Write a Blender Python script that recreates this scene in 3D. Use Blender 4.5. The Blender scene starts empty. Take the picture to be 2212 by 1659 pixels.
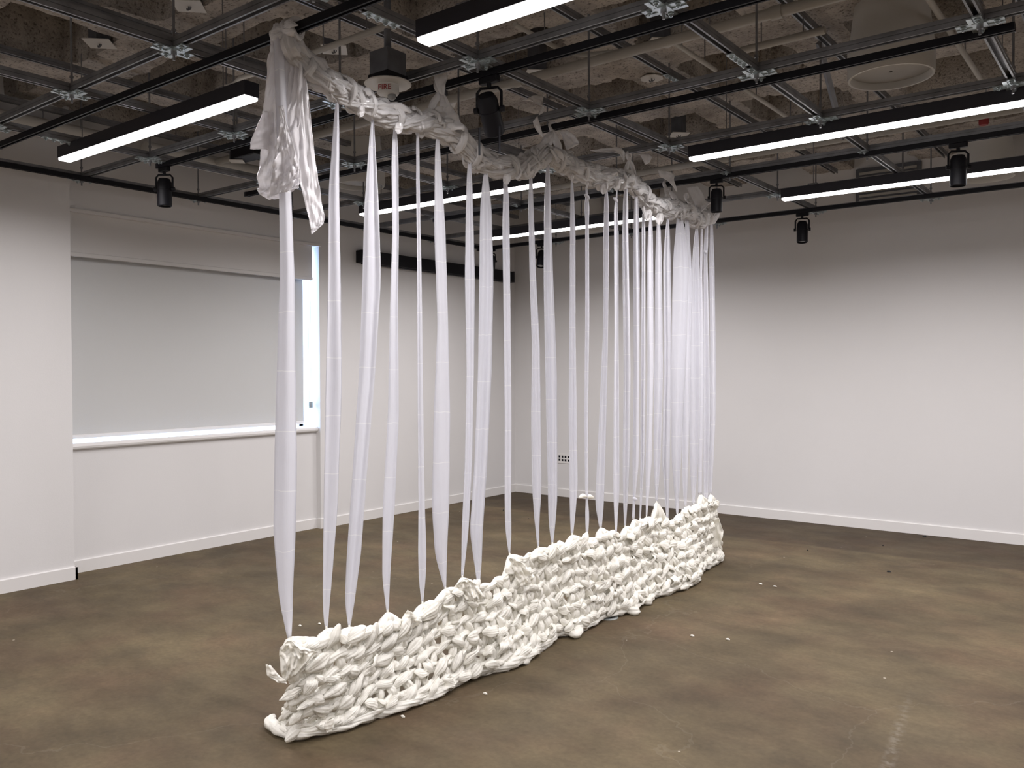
import bpy, math, random
import numpy as np
from mathutils import Vector, Matrix, noise

# ------------------------------------------------------------------ camera, world, exposure
sc = bpy.context.scene
COL = sc.collection
PXW, PXH = 2212.0, 1659.0
CAM_H = 1.69
A_, B_, C_ = 0.65866, 1.555, -0.0045
FPX = 1828.46


def _rz(a):
    return np.array([[math.cos(a), -math.sin(a), 0], [math.sin(a), math.cos(a), 0], [0, 0, 1]])


ROT = _rz(A_) @ np.array([[1, 0, 0], [0, math.cos(B_), -math.sin(B_)], [0, math.sin(B_), math.cos(B_)]]) @ _rz(C_)
cam_data = bpy.data.cameras.new('camera')
cam_data.sensor_width = 36.0
cam_data.lens = FPX / PXW * 36.0
cam_data.clip_start = 0.05
cam = bpy.data.objects.new('camera', cam_data)
COL.objects.link(cam)
M4 = Matrix.Identity(4)
for r_ in range(3):
    for c_ in range(3):
        M4[r_][c_] = float(ROT[r_, c_])
M4[2][3] = CAM_H
cam.matrix_world = M4
sc.camera = cam

world = bpy.data.worlds.new('world')
sc.world = world
world.use_nodes = True
wb = world.node_tree.nodes['Background']
wb.inputs[0].default_value = (0.45, 0.64, 1.0, 1)
wb.inputs[1].default_value = 15.0

sc.view_settings.view_transform = 'Standard'
sc.view_settings.look = 'None'
sc.view_settings.exposure = 0.0
sc.view_settings.gamma = 1.0
sc.view_settings.use_curve_mapping = False
LAMP_W = 53.0        # watts of each linear light
LAMP_SPREAD = math.radians(166)
LAMP = 8.0           # brightness of the diffuser itself
try:
    sc.cycles.use_denoising = True
    sc.cycles.max_bounces = 10
    sc.cycles.transparent_max_bounces = 12
    sc.cycles.sample_clamp_indirect = 8
except Exception:
    pass


def ray(px, py):
    return ROT @ np.array([(px - PXW / 2) / FPX, -(py - PXH / 2) / FPX, -1.0])


def onz(px, py, z):
    d = ray(px, py)
    return Vector(np.array([0, 0, CAM_H]) + (z - CAM_H) / d[2] * d)


def onx(px, py, x):
    d = ray(px, py)
    return Vector(np.array([0, 0, CAM_H]) + x / d[0] * d)


def onp(px, py, q, n):
    """photo direction met with the plane through q with normal n"""
    d = ray(px, py)
    o = np.array([0, 0, CAM_H])
    t = float(np.dot(np.array(q) - o, n) / np.dot(d, n))
    return Vector(o + t * d)


# ------------------------------------------------------------------ materials
def new_mat(name):
    m = bpy.data.materials.new(name)
    m.use_nodes = True
    nt = m.node_tree
    return m, nt, nt.nodes['Principled BSDF'], nt.nodes['Material Output']


def mat(name, col, rough=0.5, metal=0.0, bump=0.0, bscale=40.0, var=0.0, vscale=3.0, spec=0.5):
    m, nt, bs, out = new_mat(name)
    bs.inputs['Base Color'].default_value = (*col, 1)
    bs.inputs['Roughness'].default_value = rough
    bs.inputs['Metallic'].default_value = metal
    bs.inputs['Specular IOR Level'].default_value = spec
    tc = nt.nodes.new('ShaderNodeTexCoord')
    if var > 0:
        n = nt.nodes.new('ShaderNodeTexNoise')
        n.inputs['Scale'].default_value = vscale
        n.inputs['Detail'].default_value = 6
        nt.links.new(tc.outputs['Object'], n.inputs['Vector'])
        r = nt.nodes.new('ShaderNodeValToRGB')
        r.color_ramp.elements[0].position = 0.3
        r.color_ramp.elements[1].position = 0.7
        r.color_ramp.elements[0].color = tuple(c * (1 - var) for c in col) + (1,)
        r.color_ramp.elements[1].color = tuple(min(1, c * (1 + var)) for c in col) + (1,)
        nt.links.new(n.outputs['Fac'], r.inputs['Fac'])
        nt.links.new(r.outputs['Color'], bs.inputs['Base Color'])
    if bump > 0:
        n = nt.nodes.new('ShaderNodeTexNoise')
        n.inputs['Scale'].default_value = bscale
        n.inputs['Detail'].default_value = 5
        nt.links.new(tc.outputs['Object'], n.inputs['Vector'])
        b = nt.nodes.new('ShaderNodeBump')
        b.inputs['Strength'].default_value = bump
        b.inputs['Distance'].default_value = 0.01
        nt.links.new(n.outputs['Fac'], b.inputs['Height'])
        nt.links.new(b.outputs['Normal'], bs.inputs['Normal'])
    return m


WALL = mat('wall_paint', (0.68, 0.665, 0.655), 0.7, bump=0.05, bscale=120, var=0.015, vscale=1.2)
TRIM = mat('trim_paint', (0.72, 0.70, 0.68), 0.45)
SHADE = mat('shade_fabric', (0.56, 0.56, 0.55), 0.85, bump=0.15, bscale=260)
FASCIA = mat('fascia_paint', (0.64, 0.62, 0.60), 0.6)
STEEL = mat('strut_steel', (0.26, 0.265, 0.28), 0.42, 0.75, var=0.25, vscale=9)
ZINC = mat('zinc_plate', (0.50, 0.56, 0.58), 0.32, 0.85, var=0.3, vscale=30)
BLACK = mat('black_paint', (0.006, 0.006, 0.009), 0.5, spec=0.25)
BLACKM = mat('black_housing', (0.018, 0.017, 0.024), 0.45)
WHITEM = mat('white_enamel', (0.62, 0.60, 0.56), 0.5)
GRILLE = mat('grille_cloth', (0.48, 0.46, 0.43), 0.75, bump=0.2, bscale=400)
PIPE = mat('pipe_paint', (0.42, 0.40, 0.36), 0.55, var=0.08, vscale=5)
DARKBOX = mat('galvanised_box', (0.13, 0.135, 0.15), 0.55, 0.3, var=0.2, vscale=12)
RED = mat('red_paint', (0.30, 0.02, 0.02), 0.5)
DARKSCRAP = mat('dark_scrap', (0.01, 0.01, 0.01), 0.7)
LENS = mat('lens_glass', (0.30, 0.30, 0.30), 0.15)
CAPM = mat('cap_metal', (0.32, 0.34, 0.33), 0.35, 0.4)


def emit(name, col, s):
    m, nt, bs, out = new_mat(name)
    nt.nodes.remove(bs)
    e = nt.nodes.new('ShaderNodeEmission')
    e.inputs[0].default_value = (*col, 1)
    e.inputs[1].default_value = s
    nt.links.new(e.outputs[0], out.inputs['Surface'])
    return m


GLOW = emit('lamp_diffuser', (1.0, 0.955, 0.94), LAMP)


def floor_mat():
    m, nt, bs, out = new_mat('stained_concrete')
    L = nt.links.new
    tc = nt.nodes.new('ShaderNodeTexCoord')

    def noi(scale, det, sx=1, sy=1, rot=0.0, rough=0.55):
        mp = nt.nodes.new('ShaderNodeMapping')
        mp.inputs['Scale'].default_value = (sx, sy, 1)
        mp.inputs['Rotation'].default_value = (0, 0, rot)
        L(tc.outputs['Object'], mp.inputs['Vector'])
        n = nt.nodes.new('ShaderNodeTexNoise')
        n.inputs['Scale'].default_value = scale
        n.inputs['Detail'].default_value = det
        n.inputs['Roughness'].default_value = rough
        L(mp.outputs[0], n.inputs['Vector'])
        return n.outputs['Fac']

    def ramp(fac, p0, p1, c0, c1):
        r = nt.nodes.new('ShaderNodeValToRGB')
        r.color_ramp.elements[0].position = p0
        r.color_ramp.elements[1].position = p1
        r.color_ramp.elements[0].color = (*c0, 1)
        r.color_ramp.elements[1].color = (*c1, 1)
        L(fac, r.inputs['Fac'])
        return r.outputs['Color']

    def mix(a, b, fac, mode='MIX'):
        x = nt.nodes.new('ShaderNodeMix')
        x.data_type = 'RGBA'
        x.blend_type = mode
        for s, v in ((6, a), (7, b)):
            if isinstance(v, tuple):
                x.inputs[s].default_value = (*v, 1)
            else:
                L(v, x.inputs[s])
        if isinstance(fac, float):
            x.inputs[0].default_value = fac
        else:
            L(fac, x.inputs[0])
        return x.outputs[2]

    def mth(op, a, b=0.0, clamp=False):
        x = nt.nodes.new('ShaderNodeMath')
        x.operation = op
        x.use_clamp = clamp
        for s, v in ((0, a), (1, b)):
            if isinstance(v, (int, float)):
                x.inputs[s].default_value = v
            else:
                L(v, x.inputs[s])
        return x.outputs[0]

    base = ramp(noi(0.9, 7, 1, 1.3), 0.34, 0.68, (0.074, 0.056, 0.034), (0.122, 0.094, 0.055))
    red = ramp(noi(1.7, 5, 1.0, 1.0, 0.6), 0.45, 0.75, (1, 1, 1), (1.05, 0.93, 0.97))
    c = mix(base, red, 1.0, 'MULTIPLY')
    st = ramp(noi(2.6, 10, 1.0, 1.35, 0.25, 0.68), 0.3, 0.7, (0.74, 0.74, 0.75), (1.28, 1.27, 1.23))
    c = mix(c, st, 1.0, 'MULTIPLY')
    fine = ramp(noi(38, 4), 0.3, 0.7, (0.9, 0.9, 0.9), (1.1, 1.1, 1.1))
    c = mix(c, fine, 1.0, 'MULTIPLY')
    # unpolished band beside the far wall, with a ragged border
    sx = nt.nodes.new('ShaderNodeSeparateXYZ')
    L(tc.outputs['Object'], sx.inputs[0])
    edge = mth('ADD', sx.outputs['Y'], mth('MULTIPLY', noi(1.8, 5), 0.25))
    band = mth('MULTIPLY', mth('SUBTRACT', edge, 8.22), 12.0, True)
    c = mix(c, mix(c, (0.70, 0.68, 0.72), 1.0, 'MULTIPLY'), band)
    # long pale scrape on the right
    ax, ay, bx, by = -0.90, 3.55, -1.065, 4.85
    ln = math.hypot(bx - ax, by - ay)
    ux, uy = (bx - ax) / ln, (by - ay) / ln
    dx = mth('SUBTRACT', sx.outputs['X'], ax)
    dy = mth('SUBTRACT', sx.outputs['Y'], ay)
    al = mth('ADD', mth('MULTIPLY', dx, ux), mth('MULTIPLY', dy, uy))
    pe = mth('ABSOLUTE', mth('SUBTRACT', mth('MULTIPLY', dx, uy), mth('MULTIPLY', dy, ux)))
    pr = mth('SUBTRACT', 1.0, mth('MULTIPLY', pe, 28.0), True)
    e0 = mth('MULTIPLY', al, 6.0, True)
    e1 = mth('MULTIPLY', mth('SUBTRACT', ln, al), 1.2, True)
    msk = mth('MULTIPLY', mth('MULTIPLY', pr, e0), e1)
    msk = mth('MULTIPLY', msk, mth('MULTIPLY', mth('SUBTRACT', noi(26, 6, 1, 1), 0.42), 5.0, True))
    c = mix(c, (0.34, 0.31, 0.27), mth('MULTIPLY', msk, 0.30))
    # pale flecks
    v = nt.nodes.new('ShaderNodeTexVoronoi')
    v.inputs['Scale'].default_value = 4.2
    mpv = nt.nodes.new('ShaderNodeMapping')
    mpv.inputs['Scale'].default_value = (1.0, 1.0, 0.0)
    L(tc.outputs['Object'], mpv.inputs['Vector'])
    L(mpv.outputs[0], v.inputs['Vector'])
    fl = mth('LESS_THAN', v.outputs['Distance'], 0.032)
    cs = nt.nodes.new('ShaderNodeSeparateColor')
    L(v.outputs['Color'], cs.inputs[0])
    fl = mth('MULTIPLY', fl, mth('GREATER_THAN', cs.outputs[0], 0.55))
    c = mix(c, (0.45, 0.40, 0.33), mth('MULTIPLY', fl, 0.7))
    # hairline crack
    w = nt.nodes.new('ShaderNodeTexVoronoi')
    w.feature = 'DISTANCE_TO_EDGE'
    w.inputs['Scale'].default_value = 0.33
    mpw = nt.nodes.new('ShaderNodeVectorMath')
    mpw.operation = 'ADD'
    nz = nt.nodes.new('ShaderNodeTexNoise')
    nz.inputs['Scale'].default_value = 1.4
    nz.inputs['Detail'].default_value = 6
    L(tc.outputs['Object'], nz.inputs['Vector'])
    L(tc.outputs['Object'], mpw.inputs[0])
    L(nz.outputs['Color'], mpw.inputs[1])
    L(mpw.outputs[0], w.inputs['Vector'])
    cr = mth('LESS_THAN', w.outputs['Distance'], 0.0016)
    c = mix(c, (0.26, 0.23, 0.18), mth('MULTIPLY', cr, 0.10))
    L(c, bs.inputs['Base Color'])
    rr = nt.nodes.new('ShaderNodeMapRange')
    rr.inputs['To Min'].default_value = 0.52
    rr.inputs['To Max'].default_value = 0.78
    L(noi(3.0, 5), rr.inputs['Value'])
    L(rr.outputs[0], bs.inputs['Roughness'])
    bs.inputs['Specular IOR Level'].default_value = 0.16
    b = nt.nodes.new('ShaderNodeBump')
    b.inputs['Strength'].default_value = 0.05
    b.inputs['Distance'].default_value = 0.01
    L(noi(22, 6), b.inputs['Height'])
    L(b.outputs['Normal'], bs.inputs['Normal'])
    return m


FLOOR = floor_mat()


def concrete_mat():
    m, nt, bs, out = new_mat('rough_concrete')
    L = nt.links.new
    tc = nt.nodes.new('ShaderNodeTexCoord')
    n = nt.nodes.new('ShaderNodeTexNoise')
    n.inputs['Scale'].default_value = 3.0
    n.inputs['Detail'].default_value = 8
    n.inputs['Roughness'].default_value = 0.7
    L(tc.outputs['Object'], n.inputs['Vector'])
    r = nt.nodes.new('ShaderNodeValToRGB')
    r.color_ramp.elements[0].position = 0.35
    r.color_ramp.elements[1].position = 0.65
    r.color_ramp.elements[0].color = (0.27, 0.24, 0.215, 1)
    r.color_ramp.elements[1].color = (0.60, 0.545, 0.49, 1)
    L(n.outputs['Fac'], r.inputs['Fac'])
    v = nt.nodes.new('ShaderNodeTexNoise')
    v.inputs['Scale'].default_value = 55
    v.inputs['Detail'].default_value = 4
    L(tc.outputs['Object'], v.inputs['Vector'])
    r2 = nt.nodes.new('ShaderNodeValToRGB')
    r2.color_ramp.elements[0].position = 0.33
    r2.color_ramp.elements[1].position = 0.45
    r2.color_ramp.elements[0].color = (0.42, 0.42, 0.42, 1)
    r2.color_ramp.elements[1].color = (1, 1, 1, 1)
    L(v.outputs['Fac'], r2.inputs['Fac'])
    x = nt.nodes.new('ShaderNodeMix')
    x.data_type = 'RGBA'
    x.blend_type = 'MULTIPLY'
    x.inputs[0].default_value = 1
    L(r.outputs[0], x.inputs[6])
    L(r2.outputs[0], x.inputs[7])
    L(x.outputs[2], bs.inputs['Base Color'])
    bs.inputs['Roughness'].default_value = 0.95
    b = nt.nodes.new('ShaderNodeBump')
    b.inputs['Strength'].default_value = 0.8
    b.inputs['Distance'].default_value = 0.02
    L(v.outputs['Fac'], b.inputs['Height'])
    L(b.outputs['Normal'], bs.inputs['Normal'])
    return m


CONC = concrete_mat()


def film_mat(name, col, trans, clear, rough, stretch, bumps, scale=30.0, dist=0.01, gloss=0.5, ridged=False):
    """thin plastic film: diffuse + translucent + sheen + a little see-through"""
    m, nt, bs, out = new_mat(name)
    L = nt.links.new
    bs.inputs['Base Color'].default_value = (*col, 1)
    bs.inputs['Roughness'].default_value = rough
    bs.inputs['Specular IOR Level'].default_value = gloss
    tc = nt.nodes.new('ShaderNodeTexCoord')
    mp = nt.nodes.new('ShaderNodeMapping')
    mp.inputs['Scale'].default_value = stretch
    L(tc.outputs['Object'], mp.inputs['Vector'])
    n = nt.nodes.new('ShaderNodeTexNoise')
    n.inputs['Scale'].default_value = scale
    n.inputs['Detail'].default_value = 4
    n.inputs['Distortion'].default_value = 1.2
    if ridged:
        n.noise_type = 'RIDGED_MULTIFRACTAL'
        n.inputs['Distortion'].default_value = 0.6
    L(mp.outputs[0], n.inputs['Vector'])
    b = nt.nodes.new('ShaderNodeBump')
    b.inputs['Strength'].default_value = bumps
    b.inputs['Distance'].default_value = dist
    L(n.outputs['Fac'], b.inputs['Height'])
    L(b.outputs['Normal'], bs.inputs['Normal'])
    t = nt.nodes.new('ShaderNodeBsdfTranslucent')
    t.inputs[0].default_value = (*col, 1)
    L(b.outputs['Normal'], t.inputs['Normal'])
    a = nt.nodes.new('ShaderNodeMixShader')
    a.inputs[0].default_value = trans
    L(bs.outputs[0], a.inputs[1])
    L(t.outputs[0], a.inputs[2])
    tr = nt.nodes.new('ShaderNodeBsdfTransparent')
    tr.inputs[0].default_value = (0.97, 0.97, 0.97, 1)
    z = nt.nodes.new('ShaderNodeMixShader')
    z.inputs[0].default_value = clear
    L(a.outputs[0], z.inputs[1])
    L(tr.outputs[0], z.inputs[2])
    L(z.outputs[0], out.inputs['Surface'])
    return m


def crease_marks(m, period, colr):
    """pressed fold lines across the bags, at regular heights"""
    nt = m.node_tree
    L = nt.links.new
    bs = nt.nodes['Principled BSDF']
    tc = nt.nodes.new('ShaderNodeTexCoord')
    sx = nt.nodes.new('ShaderNodeSeparateXYZ')
    L(tc.outputs['Object'], sx.inputs[0])
    nz = nt.nodes.new('ShaderNodeTexNoise')
    nz.inputs['Scale'].default_value = 9
    L(tc.outputs['Object'], nz.inputs['Vector'])

    def mth(op, a, b):
        x = nt.nodes.new('ShaderNodeMath')
        x.operation = op
        for s_, v in ((0, a), (1, b)):
            if isinstance(v, (int, float)):
                x.inputs[s_].default_value = v
            else:
                L(v, x.inputs[s_])
        return x.outputs[0]
    z = mth('ADD', sx.outputs['Z'], mth('MULTIPLY', nz.outputs['Fac'], 0.02))
    f = mth('FRACT', mth('DIVIDE', mth('ADD', z, 10.0), period), 0)
    d = mth('ABSOLUTE', mth('SUBTRACT', f, 0.5), 0)
    k = mth('LESS_THAN', d, 0.0022 / period)
    x = nt.nodes.new('ShaderNodeMix')
    x.data_type = 'RGBA'
    L(mth('MULTIPLY', k, 0.8), x.inputs[0])
    x.inputs[6].default_value = bs.inputs['Base Color'].default_value
    x.inputs[7].default_value = (*colr, 1)
    L(x.outputs[2], bs.inputs['Base Color'])
    for n in nt.nodes:
        if n.type == 'BSDF_TRANSLUCENT':
            L(x.outputs[2], n.inputs[0])


STRIP = film_mat('strip_film', (0.86, 0.86, 0.90), 0.42, 0.10, 0.38, (1, 1, 0.06), 0.30, 26)
crease_marks(STRIP, 0.27, (1.0, 1.0, 1.0))
KNIT = film_mat('knit_film', (0.985, 0.962, 0.885), 0.22, 0.0, 0.36, (1, 1, 1), 0.5, 30, 0.009, 0.5, True)
GARL = film_mat('garland_film', (0.96, 0.945, 0.94), 0.40, 0.14, 0.20, (1, 1, 1), 1.0, 14, 0.022, 0.9, True)
DRAPE = film_mat('drape_film', (0.97, 0.955, 0.965), 0.45, 0.10, 0.22, (1, 1, 0.35), 0.7, 9, 0.02, 0.9, True)

# ------------------------------------------------------------------ mesh helpers


class MB:
    def __init__(s):
        s.v = []
        s.f = []
        s.mi = []

    def quad(s, a, b, c, d, mi=0):
        i = len(s.v)
        s.v += [tuple(a), tuple(b), tuple(c), tuple(d)]
        s.f.append((i, i + 1, i + 2, i + 3))
        s.mi.append(mi)

    def box(s, x0, x1, y0, y1, z0, z1, bev=0.0, mi=0):
        if bev <= 0:
            i = len(s.v)
            for z in (z0, z1):
                s.v += [(x0, y0, z), (x1, y0, z), (x1, y1, z), (x0, y1, z)]
            for q in ((3, 2, 1, 0), (4, 5, 6, 7), (0, 1, 5, 4), (1, 2, 6, 5), (2, 3, 7, 6), (3, 0, 4, 7)):
                s.f.append(tuple(i + k for k in q))
                s.mi.append(mi)
            return s
        b = bev
        rings = []
        for z, o in ((z0, b), (z0 + b, 0), (z1 - b, 0), (z1, b)):
            rings.append([(x0 + o, y0 + b, z), (x0 + b, y0 + o, z), (x1 - b, y0 + o, z), (x1 - o, y0 + b, z),
                          (x1 - o, y1 - b, z), (x1 - b, y1 - o, z), (x0 + b, y1 - o, z), (x0 + o, y1 - b, z)])
        return s.rings(rings, mi=mi)

    def rings(s, rings, caps=True, mi=0, closed=True):
        i = len(s.v)
        n = len(rings[0])
        for r in rings:
            s.v += [tuple(p) for p in r]
        for a in range(len(rings) - 1):
            for k in range(n if closed else n - 1):
                k2 = (k + 1) % n
                s.f.append((i + a * n + k, i + a * n + k2, i + (a + 1) * n + k2, i + (a + 1) * n + k))
                s.mi.append(mi)
        if caps:
            s.f.append(tuple(i + k for k in reversed(range(n))))
            s.f.append(tuple(i + (len(rings) - 1) * n + k for k in range(n)))
            s.mi += [mi, mi]
        return s

    def lathe(s, prof, n=24, c=(0, 0, 0), ax='z', mi=0, caps=True):
        rings = []
        for (r, h) in prof:
            ring = []
            for k in range(n):
                t = 2 * math.pi * k / n
                a, b = r * math.cos(t), r * math.sin(t)
                p = {'z': (a, b, h), 'x': (h, a, b), 'y': (b, h, a)}[ax]
                ring.append((p[0] + c[0], p[1] + c[1], p[2] + c[2]))
            rings.append(ring)
        return s.rings(rings, caps=caps, mi=mi)

    def tube(s, pts, r, n=12, rfun=None, mi=0, twist=0.0, caps=True, asp=1.0):
        """sweep a ring along pts; rfun(i_along 0..1, angle) scales the radius"""
        pts = [Vector(p) for p in pts]
        N = len(pts)
        tan = []
        for i in range(N):
            t = pts[min(i + 1, N - 1)] - pts[max(i - 1, 0)]
            tan.append(t.normalized() if t.length > 1e-9 else Vector((0, 0, 1)))
        up = Vector((0, 0, 1))
        if abs(tan[0].dot(up)) > 0.95:
            up = Vector((1, 0, 0))
        u = (up - tan[0] * up.dot(tan[0])).normalized()
        rings = []
        for i in range(N):
            u = (u - tan[i] * u.dot(tan[i]))
            u = u.normalized() if u.length > 1e-6 else Vector((1, 0, 0))
            w = tan[i].cross(u)
            a = i / max(1, N - 1)
            ring = []
            for k in range(n):
                th = 2 * math.pi * k / n
                rr = r * (rfun(a, th) if rfun else 1.0)
                ring.append(pts[i] + (u * math.cos(th + twist * a) + w * (asp * math.sin(th + twist * a))) * rr)
            rings.append(ring)
        return s.rings(rings, caps=caps, mi=mi)

    def build(s, name, mats, parent=None, smooth=False, loc=None, angle=None):
        me = bpy.data.meshes.new(name)
        off = Vector(loc) if loc is not None else Vector((0, 0, 0))
        me.from_pydata([tuple(Vector(p) - off) for p in s.v], [], s.f)
        if not isinstance(mats, (list, tuple)):
            mats = [mats]
        for m in mats:
            me.materials.append(m)
        me.polygons.foreach_set('material_index', s.mi)
        me.validate()
        import bmesh
        bm = bmesh.new()
        bm.from_mesh(me)
        if len(bm.faces) < 3000:
            bmesh.ops.recalc_face_normals(bm, faces=bm.faces)
        bm.to_mesh(me)
        bm.free()
        if smooth:
            me.polygons.foreach_set('use_smooth', [True] * len(me.polygons))
            if angle:
                me.set_sharp_from_angle(angle=math.radians(angle))
        me.update()
        o = bpy.data.objects.new(name, me)
        COL.objects.link(o)
        if parent is not None:
            o.parent = parent
            o.location = off - world_loc(parent)
        else:
            o.location = off
        return o


def world_loc(o):
    l = Vector(o.location)
    while o.parent is not None:
        o = o.parent
        l += Vector(o.location)
    return l


def thing(name, label, cat, loc=(0, 0, 0), group=None):
    o = bpy.data.objects.new(name, None)
    o.empty_display_size = 0.1
    o.location = loc
    COL.objects.link(o)
    o['label'] = label
    o['category'] = cat
    if group:
        o['group'] = group
    return o


def tag(o, label, cat, group=None):
    o['label'] = label
    o['category'] = cat
    if group:
        o['group'] = group
    return o


def structure(o):
    o['kind'] = 'structure'
    return o


def copy_tree(o, parent=None, loc=None):
    c = o.copy()
    COL.objects.link(c)
    if parent is not None:
        c.parent = parent
    if loc is not None:
        c.location = loc
    for ch in list(o.children):
        copy_tree(ch, c)
    return c


# ------------------------------------------------------------------ room shell
XB, XR, XW = -7.055, -7.27, -7.20      # pilaster face, recess face, wall face beyond
YP, YQ = 3.26, 5.93                    # recess start and end
YBACK = 9.37
ZS = 4.6
X1, Y0 = 5.0, -5.0
ZSILL0, ZSILL = 1.04, 1.095
ZHEAD = 3.03

structure(MB().box(-7.7, X1, Y0, YBACK + 0.3, -0.2, 0.0).build('floor', FLOOR))
structure(MB().box(-7.7, X1, YBACK, YBACK + 0.3, 0, ZS + 0.2).build('wall_back', WALL))
structure(MB().box(X1, X1 + 0.2, Y0 - 0.2, YBACK + 0.3, 0, ZS + 0.2).build('wall_right', WALL))
structure(MB().box(-7.7, X1, Y0 - 0.2, Y0, 0, ZS + 0.2).build('wall_front', WALL))
wl = MB()
wl.box(-7.6, XB, Y0, YP, 0, ZS + 0.2)                 # pilaster
wl.box(-7.6, XR, YP, YQ, 0, ZSILL0)                   # below the sill
wl.box(-7.6, XW, YP, YQ, ZHEAD, ZS + 0.2)             # above the window
wl.box(-7.6, XW, YQ, YBACK, 0, ZS + 0.2)              # beyond the window
structure(wl.build('wall_left', WALL))

# baseboards
BH, BT = 0.107, 0.018


def base_x(name, x, y0, y1):
    m = MB()
    prof = [(0, 0), (BT, 0), (BT, BH - 0.006), (BT - 0.006, BH), (0, BH)]
    m.rings([[(x + a, y0, b) for a, b in prof], [(x + a, y1, b) for a, b in prof]])
    return m


def base_y(m, y, x0, x1):
    prof = [(0, 0), (-BT, 0), (-BT, BH - 0.006), (-BT + 0.006, BH), (0, BH)]
    m.rings([[(x0, y + a, b) for a, b in prof], [(x1, y + a, b) for a, b in prof]])
    return m


bl = base_x('b', XB, Y0, YP + BT)
for (x, y0, y1) in ((XR, YP + BT, YQ - BT), (XW, YQ, YBACK)):
    prof = [(0, 0), (BT, 0), (BT, BH - 0.006), (BT - 0.006, BH), (0, BH)]
    bl.rings([[(x + a, y0, b) for a, b in prof], [(x + a, y1, b) for a, b in prof]])
bl.box(XR, XB + BT, YP, YP + BT, 0, BH)
bl.box(XR + BT, XW + BT, YQ - BT, YQ, 0, BH)
structure(bl.build('baseboard_left', TRIM))
structure(base_y(MB(), YBACK, XW + BT, X1).build('baseboard_back', TRIM))

# sill, header ledge
sl = MB()
prof = [(-0.30, 0), (0.022, 0), (0.034, 0.012), (0.038, 0.028), (0.034, 0.044), (0.022, 0.055), (-0.30, 0.055)]
sl.rings([[(XR + a, YP + 0.001, ZSILL0 + b) for a, b in prof], [(XR + a, YQ - 0.001, ZSILL0 + b) for a, b in prof]])
structure(sl.build('trim_1', TRIM))
structure(MB().box(XW, XW + 0.018, YP + 0.001, YQ + 0.02, ZHEAD - 0.002, ZHEAD + 0.024).build('trim_2', TRIM))

# window: frame, pane, outside is open sky
win = MB()
FX0, FX1 = -7.55, -7.49
win.box(FX0, FX1, YP, YP + 0.05, ZSILL, ZHEAD)
win.box(FX0, FX1, YQ - 0.05, YQ, ZSILL, ZHEAD)
win.box(FX0, FX1, YP, YQ, ZHEAD - 0.05, ZHEAD)
win.box(FX0, FX1, YP, YQ, ZSILL, ZSILL + 0.03)
wo = structure(win.build('window_1', TRIM))
m_, nt_, bs_, out_ = new_mat('window_glass')
nt_.nodes.remove(bs_)
tr_ = nt_.nodes.new('ShaderNodeBsdfTransparent')
gl_ = nt_.nodes.new('ShaderNodeBsdfGlossy')
gl_.inputs['Roughness'].default_value = 0.03
mx_ = nt_.nodes.new('ShaderNodeMixShader')
mx_.inputs[0].default_value = 0.06
nt_.links.new(tr_.outputs[0], mx_.inputs[1])
nt_.links.new(gl_.outputs[0], mx_.inputs[2])
nt_.links.new(mx_.outputs[0], out_.inputs['Surface'])
MB().box(-7.523, -7.517, YP + 0.05, YQ - 0.05, ZSILL + 0.03, ZHEAD - 0.05).build('window_pane', m_, wo)

# roller blind
rb = thing('roller_blind', 'off-white roller blind drawn down over the window in the left wall', 'blind', (-7.29, YP, ZHEAD))
MB().box(-7.262, -7.240, YP + 0.003, 5.868, 2.70, ZHEAD + 0.0, 0.0).build('fascia', FASCIA, rb)
MB().box(-7.268, -7.232, YP + 0.003, 5.872, 2.664, 2.70, 0.004).build('fascia_rail', FASCIA, rb)
ys = np.linspace(YP + 0.004, 5.805, 40)
fab = MB()
fab.rings([[(-7.318 + 0.002 * math.sin(y * 3), y, 1.160) for y in ys] + [(-7.3195 + 0.002 * math.sin(y * 3), y, 1.160) for y in reversed(ys)],
           [(-7.318 + 0.001 * math.sin(y * 2), y, ZHEAD - 0.03) for y in ys] + [(-7.3195 + 0.001 * math.sin(y * 2), y, ZHEAD - 0.03) for y in reversed(ys)]])
fab.build('blind_fabric', SHADE, rb)
MB().box(-7.324, -7.312, YP + 0.004, 5.805, 1.128, 1.162, 0.003).build('bottom_bar', TRIM, rb)
MB().lathe([(0.028, YP + 0.02), (0.028, 5.86)], 16, (-7.345, 0, ZHEAD - 0.05), 'y').build('roller', TRIM, rb, True, angle=40)
cl = MB()
for dy in (0.0, 0.028):
    cl.tube([(-7.30, 5.862 + dy, ZHEAD - 0.03), (-7.30, 5.862 + dy, 1.34)], 0.0028, 6)
cl.build('bead_chain', CAPM, rb)
MB().box(-7.31, -7.285, 5.852, 5.905, 1.30, 1.365, 0.004).build('chain_tensioner', CAPM, rb)

# projection screen case high on the left wall
pc = thing('projection_screen_case', 'long black projection screen case mounted high on the left wall near the corner', 'screen case', (XW, 6.45, 2.90))
MB().box(XW + 0.001, XW + 0.11, 6.45, 9.21, 2.905, 3.045, 0.006).build('case_body', BLACK, pc)
MB().box(XW + 0.01, XW + 0.112, 9.21, 9.235, 2.90, 3.05, 0.004).build('end_cap', BLACKM, pc)
MB().box(XW + 0.03, XW + 0.08, 6.50, 9.16, 2.893, 2.905, 0.003).build('drop_bar', BLACKM, pc)

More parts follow.
